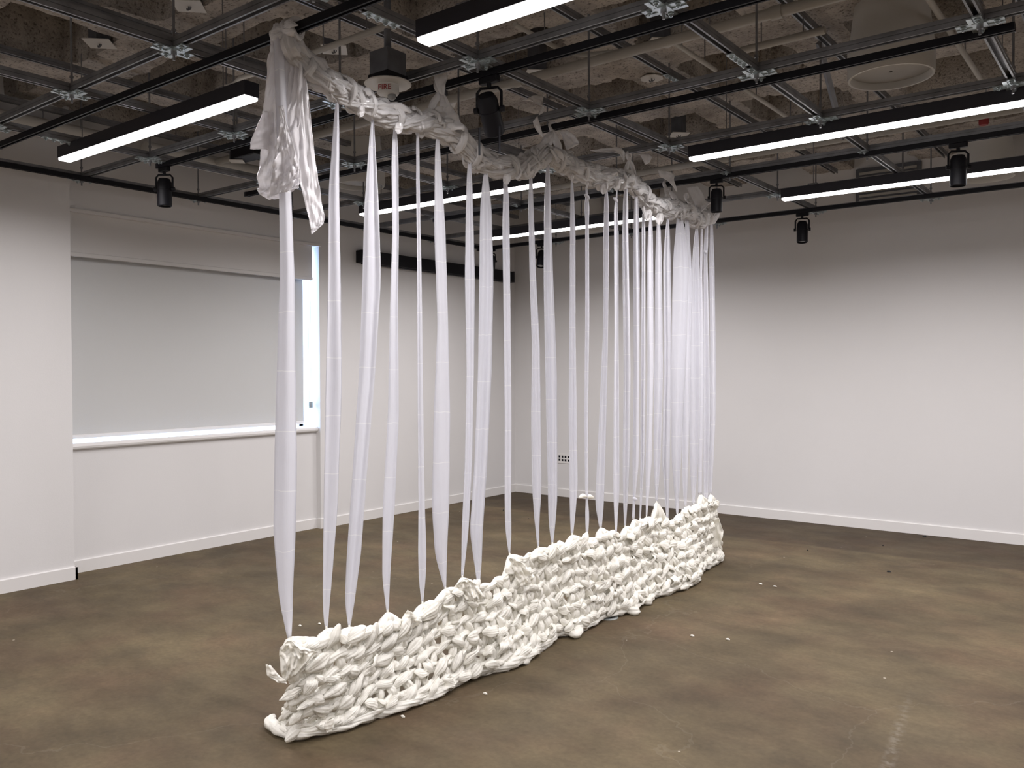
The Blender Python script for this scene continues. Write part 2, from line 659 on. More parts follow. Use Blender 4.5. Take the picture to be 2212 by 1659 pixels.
# outlet plate on the back wall
op = thing('outlet_plate', 'small white wall plate with two rows of black sockets, low on the back wall', 'outlet', (-6.36, YBACK, 0.50))
MB().box(-6.48, -6.265, YBACK - 0.007, YBACK - 0.0005, 0.445, 0.575, 0.002).build('plate', TRIM, op)
for cx_ in (-6.44, -6.388, -6.336, -6.30 + 0.0):
    pass
for k in range(4):
    for r in range(2):
        x = -6.46 + k * 0.049
        MB().box(x, x + 0.028, YBACK - 0.0085, YBACK - 0.0065, 0.475 + r * 0.045, 0.503 + r * 0.045).build('socket', BLACK, op)

# ------------------------------------------------------------------ concrete waffle ceiling
random.seed(4)
RZ, CZ = 3.82, 4.30


def cn(x, y, z, s):
    return noise.noise(Vector((x * s, y * s, z * s)))


XL = [-2.02 - 1.1 * k for k in range(6, -8, -1)]   # left edges of ribs (each 0.40 wide)
YF = [1.01 + 1.1 * k for k in range(-6, 10)]       # far edges of ribs
RW = 0.42
gx = np.arange(-7.65, X1 + 0.05, 0.035)
gy = np.arange(-1.0, YBACK + 0.25, 0.035)
cm = MB()
idx = {}


def rag(a, b):
    return 0.035 * cn(a, b, 1.3, 2.1) * 2 + 0.018 * cn(a, b, 7.7, 14.0)


for i, x in enumerate(gx):
    for j, y in enumerate(gy):
        fx = (x + 2.02 + rag(x, y)) % 1.1
        inx = fx < RW
        fy = (1.01 - y - rag(y, x + 5)) % 1.1
        iny = fy < RW
        rib = inx or iny
        z = RZ if rib else CZ
        z += 0.022 * cn(x, y, 0, 3.0) + 0.010 * cn(x, y, 3, 11.0) + 0.006 * cn(x, y, 9, 27)
        idx[(i, j)] = len(cm.v)
        cm.v.append((x, y, z))
for i in range(len(gx) - 1):
    for j in range(len(gy) - 1):
        cm.f.append((idx[(i, j)], idx[(i, j + 1)], idx[(i + 1, j + 1)], idx[(i + 1, j)]))
        cm.mi.append(0)
cm.box(-7.65, X1, Y0, -0.95, RZ, RZ + 0.3)
cm.box(-7.65, X1, Y0, YBACK + 0.25, ZS, ZS + 0.2)
structure(cm.build('ceiling', CONC))

# ------------------------------------------------------------------ strut grid
GXc = lambda i: -0.674 - 1.0367 * i
GYr = lambda j: 2.246 + 1.0344 * j
SZ = 3.245
IC = list(range(-3, 7))
JR = list(range(-1, 7))
grid = thing('strut_grid', 'dark steel strut grid hung on threaded rods under the concrete ceiling', 'ceiling grid', (GXc(3), GYr(3), SZ))


def strut_prof():
    w, h, s, d = 0.0205, 0.044, 0.011, 0.03
    p = [(-w, 0), (-s, 0), (-s, 0.006), (-s - 0.004, d), (s + 0.004, d), (s, 0.006), (s, 0), (w, 0),
         (w, h * .44), (w - .004, h * .47), (w - .004, h * .53), (w, h * .56),
         (w, h), (-w, h),
         (-w, h * .56), (-w + .004, h * .53), (-w + .004, h * .47), (-w, h * .44)]
    return p


SP = strut_prof()


def channel_y(x, y0, y1, z, parent):
    m = MB()
    m.rings([[(x + a, y0, z + b) for a, b in SP], [(x + a, y1, z + b) for a, b in SP]])
    return m.build('channel', STEEL, parent, loc=(x, (y0 + y1) / 2, z))


def channel_x(y, x0, x1, z, parent):
    m = MB()
    m.rings([[(x0, y + a, z + b) for a, b in SP], [(x1, y + a, z + b) for a, b in SP]])
    return m.build('channel', STEEL, parent, loc=((x0 + x1) / 2, y, z))


XEND = GXc(-3)
for j in JR:
    channel_x(GYr(j), GXc(6), XEND, SZ, grid)
g = 0.022
proto = None
for i in IC:
    for j in JR[:-1]:
        if proto is None:
            proto = channel_y(GXc(i), GYr(j) + g, GYr(j + 1) - g, SZ, grid)
        else:
            c = proto.copy()
            COL.objects.link(c)
            c.location = Vector((GXc(i), (GYr(j) + GYr(j + 1)) / 2, SZ)) - Vector(grid.location)


# upper tier channels bolted under the ribs
for i in range(-2, 7):
    channel_y(GXc(i) + 0.02, 0.4, YBACK - 0.35, 3.715, grid)
for (px, py, px2, py2) in ((1700, 148, 1655, 262),):
    pass

# cross fittings: winged plates with bolts, rod end below
fz = SZ - 0.002
fit_m = MB()
for sx_, sy_ in ((1, 0), (-1, 0), (0, 1), (0, -1)):
    # four splayed lugs under the channels
    a0, a1, w = 0.02, 0.098, 0.019
    if sx_:
        fit_m.box(min(a0 * sx_, a1 * sx_), max(a0 * sx_, a1 * sx_), -w, w, -0.007, 0.0)
        fit_m.box(min(a0 * sx_, a1 * sx_), max(a0 * sx_, a1 * sx_), w, w + 0.022, -0.012, -0.008)
    else:
        fit_m.box(-w, w, min(a0 * sy_, a1 * sy_), max(a0 * sy_, a1 * sy_), -0.007, 0.0)
        fit_m.box(-w - 0.022, -w, min(a0 * sy_, a1 * sy_), max(a0 * sy_, a1 * sy_), -0.012, -0.008)
fit_m.box(-0.03, 0.03, -0.03, 0.03, -0.014, 0.0)
bolt_m = MB()
bolt_m.lathe([(0.014, -0.009), (0.014, -0.012), (0.010, -0.012), (0.010, -0.021), (0.005, -0.021), (0.005, -0.026)], 6)
rod_m = MB()
rp = []
rod_m.lathe([(0.0065, -0.055), (0.0065, -0.03), (0.014, -0.03), (0.014, -0.014), (0.0065, -0.014), (0.0065, 0.08), (0.011, 0.08), (0.011, 0.094), (0.0065, 0.094), (0.0065, 0.62)], 8)
fp = fit_m.build('cross_fitting', ZINC, grid)
for sx_, sy_ in ((1, 0), (-1, 0), (0, 1), (0, -1)):
    if sx_ == 1:
        bp = bolt_m.build('bolt', ZINC, fp)
        b2 = bp
    else:
        b2 = bp.copy()
        COL.objects.link(b2)
        b2.parent = fp
    b2.location = (sx_ * 0.068, sy_ * 0.068, 0)
rpo = rod_m.build('threaded_rod', STEEL, grid)
first = True
for i in range(-1, 7):
    for j in range(0, 7):
        P = Vector((GXc(i), GYr(j), fz))
        if first:
            f1, r1 = fp, rpo
            first = False
        else:
            f1 = copy_tree(fp, grid)
            r1 = copy_tree(rpo, grid)
        f1.location = P - Vector(grid.location)
        r1.location = P - Vector(grid.location)


# flat four-hole splice plates under the channels
def splice(x, y, z=SZ):
    m = MB().box(x - 0.02, x + 0.02, y - 0.10, y + 0.10, z - 0.007, z - 0.001)
    o = m.build('splice_plate', ZINC, grid)
    for k in range(4):
        MB().lathe([(0.015, -0.007), (0.015, -0.010), (0.0105, -0.010), (0.0105, -0.019), (0.006, -0.019), (0.006, -0.024)], 6, (x, y - 0.075 + 0.05 * k, z)).build('bolt', ZINC, o)
    return o


for (px, py, i) in ((1592, 128, 1), (828, 38, 2), (287, 241, 5), (395, 330, 5)):
    P = onz(px, py, SZ)
    splice(GXc(i), P.y)
splice(GXc(2) + 0.02, 5.35, 3.715)
# sway brace between the tiers
br = MB()
a_, b_ = Vector((-1.78, 6.05, SZ + 0.04)), Vector((-1.72, 5.35, 3.715))
br.tube([a_, b_], 0.021, 4)
br.build('sway_brace', STEEL, grid)
# horizontal braces seen beyond
# ------------------------------------------------------------------ black lighting tracks
TZ = 3.209


def track_x(x0, x1, y, label, z=TZ):
    o = thing('lighting_track', label, 'lighting track', (x0, y, z))
    w, h = 0.018, 0.036
    prof = [(-w, 0), (-0.008, 0), (-0.008, 0.02), (0.008, 0.02), (0.008, 0), (w, 0), (w, h), (-w, h)]
    m = MB().rings([[(x0, y + a, z + b) for a, b in prof], [(x1, y + a, z + b) for a, b in prof]])
    m.build('rail', BLACK, o)
    MB().box(x0 - 0.03, x0 + 0.0, y - 0.02, y + 0.02, z - 0.002, z + h + 0.002, 0.002).build('end_cap', BLACKM, o)
    # clips to the grid channels
    cm_ = MB()
    for i in range(-3, 7):
        X = GXc(i)
        if x0 < X < x1:
            cm_.box(X - 0.012, X + 0.012, y - 0.006, y + 0.006, z + h, SZ + 0.004)
    cm_.build('hanger_clips', BLACK, o)
    return o


track_x(-6.25, 1.5, 2.43, 'black lighting track nearest the viewer, carrying the large plastic bag knot')
track_x(-5.95, 1.5, 3.41, 'black lighting track second from the viewer, crossing above the garland with two spotlights')
track_x(-6.3, -0.55, 4.42, 'black lighting track stopping short in front of the big white ceiling speaker')
track_x(-5.9, 1.5, 6.37, 'black lighting track running behind the garland, with spotlights left and right of centre')
track_x(-6.9, 1.5, 8.25, 'black lighting track running parallel to the back wall, the farthest one')
# track beside the left wall
o = thing('lighting_track', 'black lighting track running along the left wall above the window', 'lighting track', (-6.70, 0, 3.19))
w, h = 0.018, 0.036
prof = [(-w, 0), (-0.008, 0), (-0.008, 0.02), (0.008, 0.02), (0.008, 0), (w, 0), (w, h), (-w, h)]
TXL = -6.78
MB().rings([[(TXL + a, 0.8, 3.205 + b) for a, b in prof], [(TXL + a, 8.28, 3.205 + b) for a, b in prof]]).build('rail', BLACK, o)
cc = MB()
for j in range(-1, 6):
    cc.box(TXL - 0.006, TXL + 0.006, GYr(j) - 0.012, GYr(j) + 0.012, 3.24, SZ + 0.004)
cc.build('hanger_clips', BLACK, o)


# ------------------------------------------------------------------ linear lights
def linear_light(x0, x1, y, label, z=3.148):
    k_ = (z - CAM_H) / (3.2 - CAM_H)
    x0, x1, y = x0 * k_, x1 * k_, y * k_
    o = thing('linear_light', label, 'ceiling light', (x0, y, z))
    o['group'] = 'linear lights under the ceiling grid'
    w, h = 0.046, 0.096
    zb = z + 0.018
    hm = MB()
    prof = [(-w, 0), (-w + 0.004, 0), (-w + 0.004, 0.012), (w - 0.004, 0.012), (w - 0.004, 0), (w, 0), (w, h - 0.018), (-w, h - 0.018)]
    hm.rings([[(x0, y + a, zb + b) for a, b in prof], [(x1, y + a, zb + b) for a, b in prof]])
    hm.box(x0 - 0.004, x0, y - w, y + w, zb, z + h)
    hm.box(x1, x1 + 0.004, y - w, y + w, zb, z + h)
    hm.build('housing', BLACKM, o)
    dw = w - 0.005
    dp = [(-dw, 0.022), (-dw, 0.006), (-dw + 0.004, 0.001), (-dw + 0.010, 0), (dw - 0.010, 0), (dw - 0.004, 0.001), (dw, 0.006), (dw, 0.022)]
    dm = MB()
    dm.rings([[(x0 + 0.002, y + a, z + b) for a, b in dp], [(x1 - 0.002, y + a, z + b) for a, b in dp]])
    dm.build('diffuser', GLOW, o)
    ld = bpy.data.lights.new('lamp_light', 'AREA')
    ld.shape = 'RECTANGLE'
    ld.size = x1 - x0 - 0.02
    ld.size_y = 2 * w - 0.014
    ld.energy = LAMP_W
    ld.spread = LAMP_SPREAD
    ld.color = (1.0, 0.965, 0.985)
    lo = bpy.data.objects.new('lamp_light', ld)
    COL.objects.link(lo)
    lo.parent = o
    lo.location = ((x1 - x0) / 2, 0, -0.004)
    for t in (0.12, 0.88):
        X = x0 + (x1 - x0) * t
        MB().box(X - 0.04, X + 0.04, y - 0.03, y + 0.03, z + h, z + h + 0.018, 0.003).build('mount_bracket', STEEL, o)
        b = MB().tube([(X, y, z + h + 0.01), (X, y, 3.83)], 0.003, 6)
        b.build('hanger_rod', STEEL, o)
    return o


LIGHTS = [
    (-6.25, -4.03, 2.855, 'lit black linear light nearest the viewer, hanging left of the bag knot'),
    (-2.73, -0.53, 2.87, 'lit black linear light at the top of the view, above the garland'),
    (-6.20, -4.03, 5.65, 'lit black linear light behind the hanging strips, the nearer of the two'),
    (-2.73, -0.50, 5.66, 'lit black linear light on the right, just below the big white speaker'),
    (-6.19, -4.06, 7.60, 'lit black linear light behind the hanging strips, the farther of the two'),
    (-2.73, -0.50, 7.51, 'lit black linear light on the right closest to the back wall'),
]
for a in LIGHTS:
    linear_light(*a)
for x0, n_ in ((-6.2, 'left'), (-2.73, 'middle'), (0.8, 'right')):  # unseen extra lights, added overhead and behind the viewer to brighten the room
    for y, m_2 in ((-0.2, 'just overhead of the viewer'), (-3.2, 'well behind the viewer')):
        linear_light(x0, x0 + 2.2, y, 'unseen lit black linear light added to light the room, %s, %s of three' % (m_2, n_))
for y, n_ in ((2.87, 'nearest'), (5.66, 'middle'), (7.51, 'farthest')):  # unseen column repeating the fixture spacing, added for more room light
    linear_light(0.8, 3.0, y, 'unseen lit black linear light added past the right edge of the view, %s of three' % n_)


# ------------------------------------------------------------------ track spotlights
def spot(px, py, track_y, tilt, yaw, label, scale=1.0, along='x', drop=0.0):
    P = onz(px, py, TZ)
    P = Vector((P.x, track_y, TZ))
    o = thing('track_spotlight', label, 'spotlight', P)
    s = scale
    MB().box(P.x - 0.06 * s, P.x + 0.06 * s, P.y - 0.018, P.y + 0.018, TZ - 0.035 * s, TZ, 0.004).build('adapter', BLACK, o)
    st = MB().lathe([(0.012 * s, TZ - 0.06 * s), (0.012 * s, TZ - 0.03 * s)], 12, (P.x, P.y, 0))
    # yoke
    c = Vector((P.x, P.y, TZ - 0.17 * s))
    ca, sa = math.cos(yaw), math.sin(yaw)
    ux = Vector((ca, sa, 0))
    ym = MB()
    wv = 0.066 * s
    pts = [c + ux * wv, c + ux * wv + Vector((0, 0, 0.09 * s)), c + ux * wv * 0.7 + Vector((0, 0, 0.112 * s)),
           c - ux * wv * 0.7 + Vector((0, 0, 0.112 * s)), c - ux * wv + Vector((0, 0, 0.09 * s)), c - ux * wv]
    ym.tube(pts, 0.008 * s, 6)
    ym.v += st.v
    off = len(ym.v) - len(st.v)
    ym.f += [tuple(k + off for k in f) for f in st.f]
    ym.mi += st.mi
    ym.build('yoke', BLACK, o)
    # can, tilted about ux
    fw = Vector((-sa, ca, 0))
    ax = (Vector((0, 0, -1)) * math.cos(tilt) + fw * math.sin(tilt)).normalized()
    vx = ux
    vy = ax.cross(vx)

    def place(mb):
        mb.v = [tuple(c + vx * p[0] + vy * p[1] + ax * p[2]) for p in mb.v]
        return mb
    r = 0.054 * s
    can = MB().lathe([(0.012 * s, -0.085 * s), (r * 0.75, -0.08 * s), (r, -0.05 * s), (r, 0.0), (r * 1.04, 0.0), (r * 1.04, 0.012 * s), (r, 0.012 * s), (r, 0.13 * s), (r * 0.9, 0.135 * s), (r * 0.88, 0.115 * s), (0.002, 0.113 * s)], 24)
    place(can).build('lamp_can', BLACK, o, True, angle=35)
    ln = MB().lathe([(r * 0.86, 0.118 * s), (r * 0.5, 0.124 * s), (0.002, 0.126 * s)], 24)
    place(ln).build('lens', LENS, o, True)
    for sg in (-1, 1):
        kb = MB().lathe([(0.016 * s, sg * 0.060 * s), (0.016 * s, sg * 0.082 * s)], 10, (0, 0, 0), 'x')
        place(kb).build('tilt_knob', BLACK, o)
    return o


spot(372, 365, 3.41, 0.0, 0.6, 'black spotlight hanging from the track in front of the left wall', 0.95)
so = spot(1055, 165, 3.41, 0.75, 0.35, 'black tilted spotlight with barn doors, above the middle of the garland', 1.0)
bd = MB()
c0 = Vector((so.location.x, 3.41, TZ - 0.17))
fwv = Vector((-math.sin(0.35), math.cos(0.35), 0))
uxv = Vector((math.cos(0.35), math.sin(0.35), 0))
for sg in (-1, 1):
    p0 = c0 + uxv * 0.055 * sg + Vector((0, 0, -0.09))
    bd.tube([p0, p0 + Vector((0, 0, -0.14))], 0.006, 5)
bd.build('safety_cables', BLACK, so)
spot(1558, 392, 6.37, 0.05, 0.5, 'black spotlight hanging beside the right end of the garland', 0.85)
spot(2073, 312, 6.37, 0.0, 0.5, 'black spotlight hanging in front of the lower right linear light', 0.95)
spot(1738, 462, 8.25, -0.12, 0.3, 'small black spotlight hanging against the right back wall', 0.95)
spot(1200, 532, 8.25, -0.35, 0.3, 'small black spotlight seen between the hanging strips, aimed at the viewer', 0.95)
spot(1098, 545, 8.25, 0.1, 1.2, 'small black spotlight in the far corner above the screen case end', 0.85)


# ------------------------------------------------------------------ white pendant speakers
def speaker(P, r, label):
    P = Vector(P)
    o = thing('pendant_speaker', label, 'speaker', P, 'large white ceiling speakers')
    prof = [(r * 0.90, 0.045), (r * 0.90, 0.012), (r * 0.93, 0.0), (r * 0.985, 0.0), (r, 0.02), (r * 1.0, 0.17), (r * 0.97, 0.19),
            (r * 0.88, 0.36), (r * 0.80, 0.50), (r * 0.68, 0.56), (r * 0.45, 0.585), (0.01, 0.59)]
    MB().lathe(prof, 48, P).build('enclosure', WHITEM, o, True, angle=40)
    MB().lathe([(r * 0.90, 0.04), (r * 0.6, 0.036), (0.01, 0.035)], 48, P, caps=False).build('grille', GRILLE, o, True)
    st = MB()
    for k in range(3):
        t = k * 2.094 + 0.4
        st.tube([(P.x + r * .5 * math.cos(t), P.y + r * .5 * math.sin(t), P.z + 0.57), (P.x + r * .5 * math.cos(t), P.y + r * .5 * math.sin(t), 4.17)], 0.005, 6)
    st.build('hanger_wires', STEEL, o)
    return o


speaker(onz(1924, 168, 3.40), 0.238, 'large white drum speaker high on the right, above the long linear light')
speaker(onz(778, 402, 3.40), 0.225, 'large white drum speaker seen behind the third hanging strip')
speaker(onz(2128, 385, 3.42), 0.24, 'large white drum speaker partly hidden behind the far right linear light')
speaker(onz(1262, 500, 3.42), 0.25, 'large white drum speaker seen under the farthest linear light, behind the strips')

# fire alarm strobe
P = onz(838, 184, 3.195)
fa = thing('fire_alarm', 'white round fire alarm with a lettered strobe below a dark box, behind the garland', 'fire alarm', P)
MB().box(P.x - 0.068, P.x + 0.068, P.y - 0.068, P.y + 0.068, P.z + 0.02, P.z + 0.17, 0.003).build('back_box', DARKBOX, fa)
MB().box(P.x - 0.074, P.x + 0.074, P.y - 0.074, P.y + 0.074, P.z + 0.012, P.z + 0.05, 0.003).build('box_collar', BLACK, fa)
MB().tube([(P.x, P.y, P.z + 0.17), (P.x, P.y, 3.84)], 0.02, 12).build('conduit_stem', DARKBOX, fa, True)
MB().lathe([(0.055, 0.012), (0.12, 0.010), (0.124, 0.004), (0.118, -0.002), (0.07, 0.0), (0.055, -0.002)], 40, P).build('trim_ring', WHITEM, fa, True, angle=40)
MB().lathe([(0.058, 0.0), (0.058, -0.042), (0.052, -0.05), (0.03, -0.053), (0.002, -0.054)], 32, P).build('strobe_housing', WHITEM, fa, True, angle=40)
MB().lathe([(0.022, -0.05), (0.022, -0.068), (0.012, -0.078), (0.002, -0.08)], 16, (P.x + 0.018, P.y + 0.01, P.z)).build('strobe_lens', LENS, fa, True)
tx = bpy.data.curves.new('fire_lettering', 'FONT')
tx.body = 'FIRE'
tx.size = 0.040
tx.extrude = 0.0006
tx.align_x = 'CENTER'
tx.materials.append(RED)
tmp_ = bpy.data.objects.new('tmp_text', tx)
COL.objects.link(tmp_)
bpy.context.view_layer.update()
tme = bpy.data.meshes.new_from_object(tmp_.evaluated_get(bpy.context.evaluated_depsgraph_get()))
bpy.data.objects.remove(tmp_)
bpy.data.curves.remove(tx)
tme.name = 'lettering'
to = bpy.data.objects.new('lettering', tme)
if not tme.materials:
    tme.materials.append(RED)
COL.objects.link(to)
dcam = Vector((-P.x, -P.y, 0)).normalized()
# facing the viewer, on the drum's side, a touch to the left
ang = math.atan2(dcam.y, dcam.x) - 0.30
nrm = Vector((math.cos(ang), math.sin(ang), 0))
to.parent = fa
to.location = nrm * 0.0595 + Vector((0, 0, -0.041))
to.rotation_euler = (math.pi / 2, 0, ang + math.pi / 2)

# ------------------------------------------------------------------ pipes and ducts
def pipe(pts, r, name, label, cat='pipe', m=PIPE, couplings=()):
    o = thing(name, label, cat, pts[0])
    b = MB().tube(pts, r, 14)
    b.build('run', m, o, True, angle=50)
    for t in couplings:
        a, c = Vector(pts[0]), Vector(pts[-1])
        q = a.lerp(c, t)
        d = (c - a).normalized() * 0.03
        MB().tube([q - d, q + d], r * 1.25, 14).build('coupling', m, o, True, angle=50)
    # straps up to the slab
    st = MB()
    a, c = Vector(pts[0]), Vector(pts[-1])
    n = max(2, int((c - a).length / 1.3))
    for k in range(n):
        q = a.lerp(c, (k + 0.5) / n)
        st.tube([(q.x, q.y, q.z + r * 0.5), (q.x, q.y, 3.84)], 0.004, 6)
    st.build('hanger', STEEL, o)
    return o


pipe([(-6.9, 4.50, 3.61), (-4, 4.50, 3.61), (1.4, 4.50, 3.61)], 0.030, 'sprinkler_pipe',
     'thick pale pipe crossing the ceiling from left to right above the tilted spotlight', couplings=(0.42, 0.63))
pipe([(-2.05, 4.93, 3.62), (-1.55, 4.93, 3.62)], 0.022, 'conduit', 'pale pipe just beyond the thick ceiling pipe, left of the big white speaker', 'conduit')
pipe([onz(655, 121, 3.5), onz(842, 54, 3.5)], 0.017, 'conduit', 'short pale pipe reaching from the garland to the four-bolt splice plate', 'conduit')
pipe([(-1.0, 4.2, 3.63), (-1.0, 6.45, 3.63)], 0.017, 'conduit', 'white pipe slanting down the ceiling right of the big white speaker', 'conduit')
pipe([(-2.36, 4.6, 3.66), (-2.36, 5.25, 3.66)], 0.015, 'conduit', 'short pale pipe beside the octagonal ceiling box', 'conduit')
pipe([(-2.36, 5.6, 3.66), (-2.36, 7.0, 3.66)], 0.015, 'conduit', 'pale pipe above the left end of the right linear light', 'conduit')
pipe([onz(1112, 52, 3.7), onz(1160, 80, 3.7), onz(1200, 102, 3.7), onz(1228, 115, 3.7), onz(1262, 118, 3.7), onz(1355, 110, 3.7)], 0.014, 'conduit',
     'thin pale pipe bending under the ceiling above the tilted spotlight', 'conduit')
pipe([(-6.0, 7.38, 3.62), (1.0, 7.30, 3.62)], 0.030, 'sprinkler_pipe', 'pale pipe crossing behind the right half of the garland', couplings=(0.4, 0.5))
pipe([(-6.95, 1.2, 3.60), (-6.95, 3.62, 3.60)], 0.075, 'duct_pipe', 'wide pale duct along the left wall behind the nearest linear light', 'duct', WHITEM)
pipe([(-6.95, 3.85, 3.60), (-6.95, 5.0, 3.60)], 0.075, 'duct_pipe', 'wide pale duct along the left wall, seen left of the hanging bag', 'duct', WHITEM)
pipe([onz(470, 193, 3.45), onz(505, 182, 3.45), onz(520, 168, 3.45), onz(548, 160, 3.45)], 0.014, 'flex_conduit',
     'bent flexible conduit above the far end of the nearest linear light', 'conduit', WHITEM)
red = thing('sprinkler_elbow', 'small red pipe cap above the upper right linear light', 'pipe fitting', onz(2125, 262, 3.62))
q = onz(2125, 262, 3.62)
MB().lathe([(0.03, -0.03), (0.036, -0.02), (0.036, 0.02), (0.024, 0.03)], 14, q).build('cap', RED, red, True, angle=40)
MB().tube([q + Vector((0, 0, 0.02)), (q.x, q.y, 3.84)], 0.012, 10).build('drop', PIPE, red)


# ceiling junction boxes with square plates and hooks
def jbox(px, py, z, label, oct_=False):
    P = onz(px, py, z)
    o = thing('ceiling_box', label, 'ceiling box', P, 'ceiling boxes with pale plates')
    n = 8 if oct_ else 4
    r = 0.115 if not oct_ else 0.085
    MB().lathe([(r, 0.0), (r, 0.006)], n, P).build('cover_plate', WHITEM, o)
    top = CZ + 0.02
    MB().box(P.x - 0.05, P.x + 0.05, P.y - 0.05, P.y + 0.05, P.z + 0.006, top, 0.004).build('drop_box', DARKBOX, o)
    hk = MB()
    for sg in (-1, 1):
        hk.tube([P + Vector((0.0, 0, 0)), P + Vector((0.006 * sg, 0, -0.02)), P + Vector((0.018 * sg, 0, -0.016)), P + Vector((0.020 * sg, 0, -0.006))], 0.004, 6)
    hk.build('hook', DARKBOX, o)
    return o


for (px, py, l, oc) in ((215, 95, 'square ceiling plate at far left, beside the grid channel above the first light', False),
                        (408, 14, 'square hooked ceiling plate at the top edge, left of the bag knot', False),
                        (722, 108, 'square hooked ceiling plate left of the fire alarm', False),
                        (1160, 160, 'square hooked ceiling plate just right of the tilted spotlight', False),
                        (1427, 93, 'square hooked ceiling plate in the top middle, under the big cross fitting', False),
                        (1466, 292, 'small square ceiling plate left of the right linear light', False),
                        (962, 225, 'square ceiling plate behind the tie strands of the garland', False),
                        (1408, 170, 'octagonal white ceiling plate on a pale pipe', True)):
    jbox(px, py, 3.8, l, oc)

# slim exit / emergency unit on left by the hanging bag
P = onz(512, 362, 3.28)
eu = thing('junction_box', 'dark box with a wire handle and pale diamond plate, left of the hanging bag', 'ceiling box', P)
MB().box(P.x - 0.02, P.x + 0.30, P.y - 0.05, P.y + 0.09, P.z + 0.055, P.z + 0.14, 0.006).build('box_body', BLACK, eu)
MB().lathe([(0.075, 0.045), (0.075, 0.051)], 4, P).build('plate', WHITEM, eu)
MB().box(P.x - 0.04, P.x + 0.04, P.y - 0.04, P.y + 0.04, P.z + 0.051, P.z + 0.12).build('stem', DARKBOX, eu)
MB().tube([P + Vector((0.02, 0, .14)), P + Vector((0.02, 0, .19)), P + Vector((.14, 0, .19)), P + Vector((.14, 0, .14))], 0.005, 6).build('handle', BLACK, eu)
MB().tube([P + Vector((0, 0, .1)), (P.x, P.y, 3.84)], 0.008, 8).build('hanger', STEEL, eu)

# louvred transfer grille high on the far wall
lv = thing('wall_grille', 'dark louvred grille high on the back wall behind the lower right light', 'vent', (-1.3, YBACK, 3.6))
q0 = Vector((-2.55, YBACK, 3.46))
MB().box(-2.62, -1.98, YBACK - 0.03, YBACK - 0.001, 3.42, 3.80, 0.004).build('frame', DARKBOX, lv)
for k in range(7):
    MB().box(-2.58, -2.02, YBACK - 0.045, YBACK - 0.03, 3.45 + k * 0.047, 3.475 + k * 0.047).build('louvre', PIPE, lv)

# ------------------------------------------------------------------ the hanging plastic-bag weaving
XP = -3.09
NP = np.array([1.0, 0, 0])
root = thing('plastic_bag_weaving', 'hanging white woven plastic bag installation, garland above and knitted band trailing on the floor', 'textile installation', (XP, 4.6, 0))


def F(a, b, c, s):
    return noise.noise(Vector((a * s, b * s, c * s)))


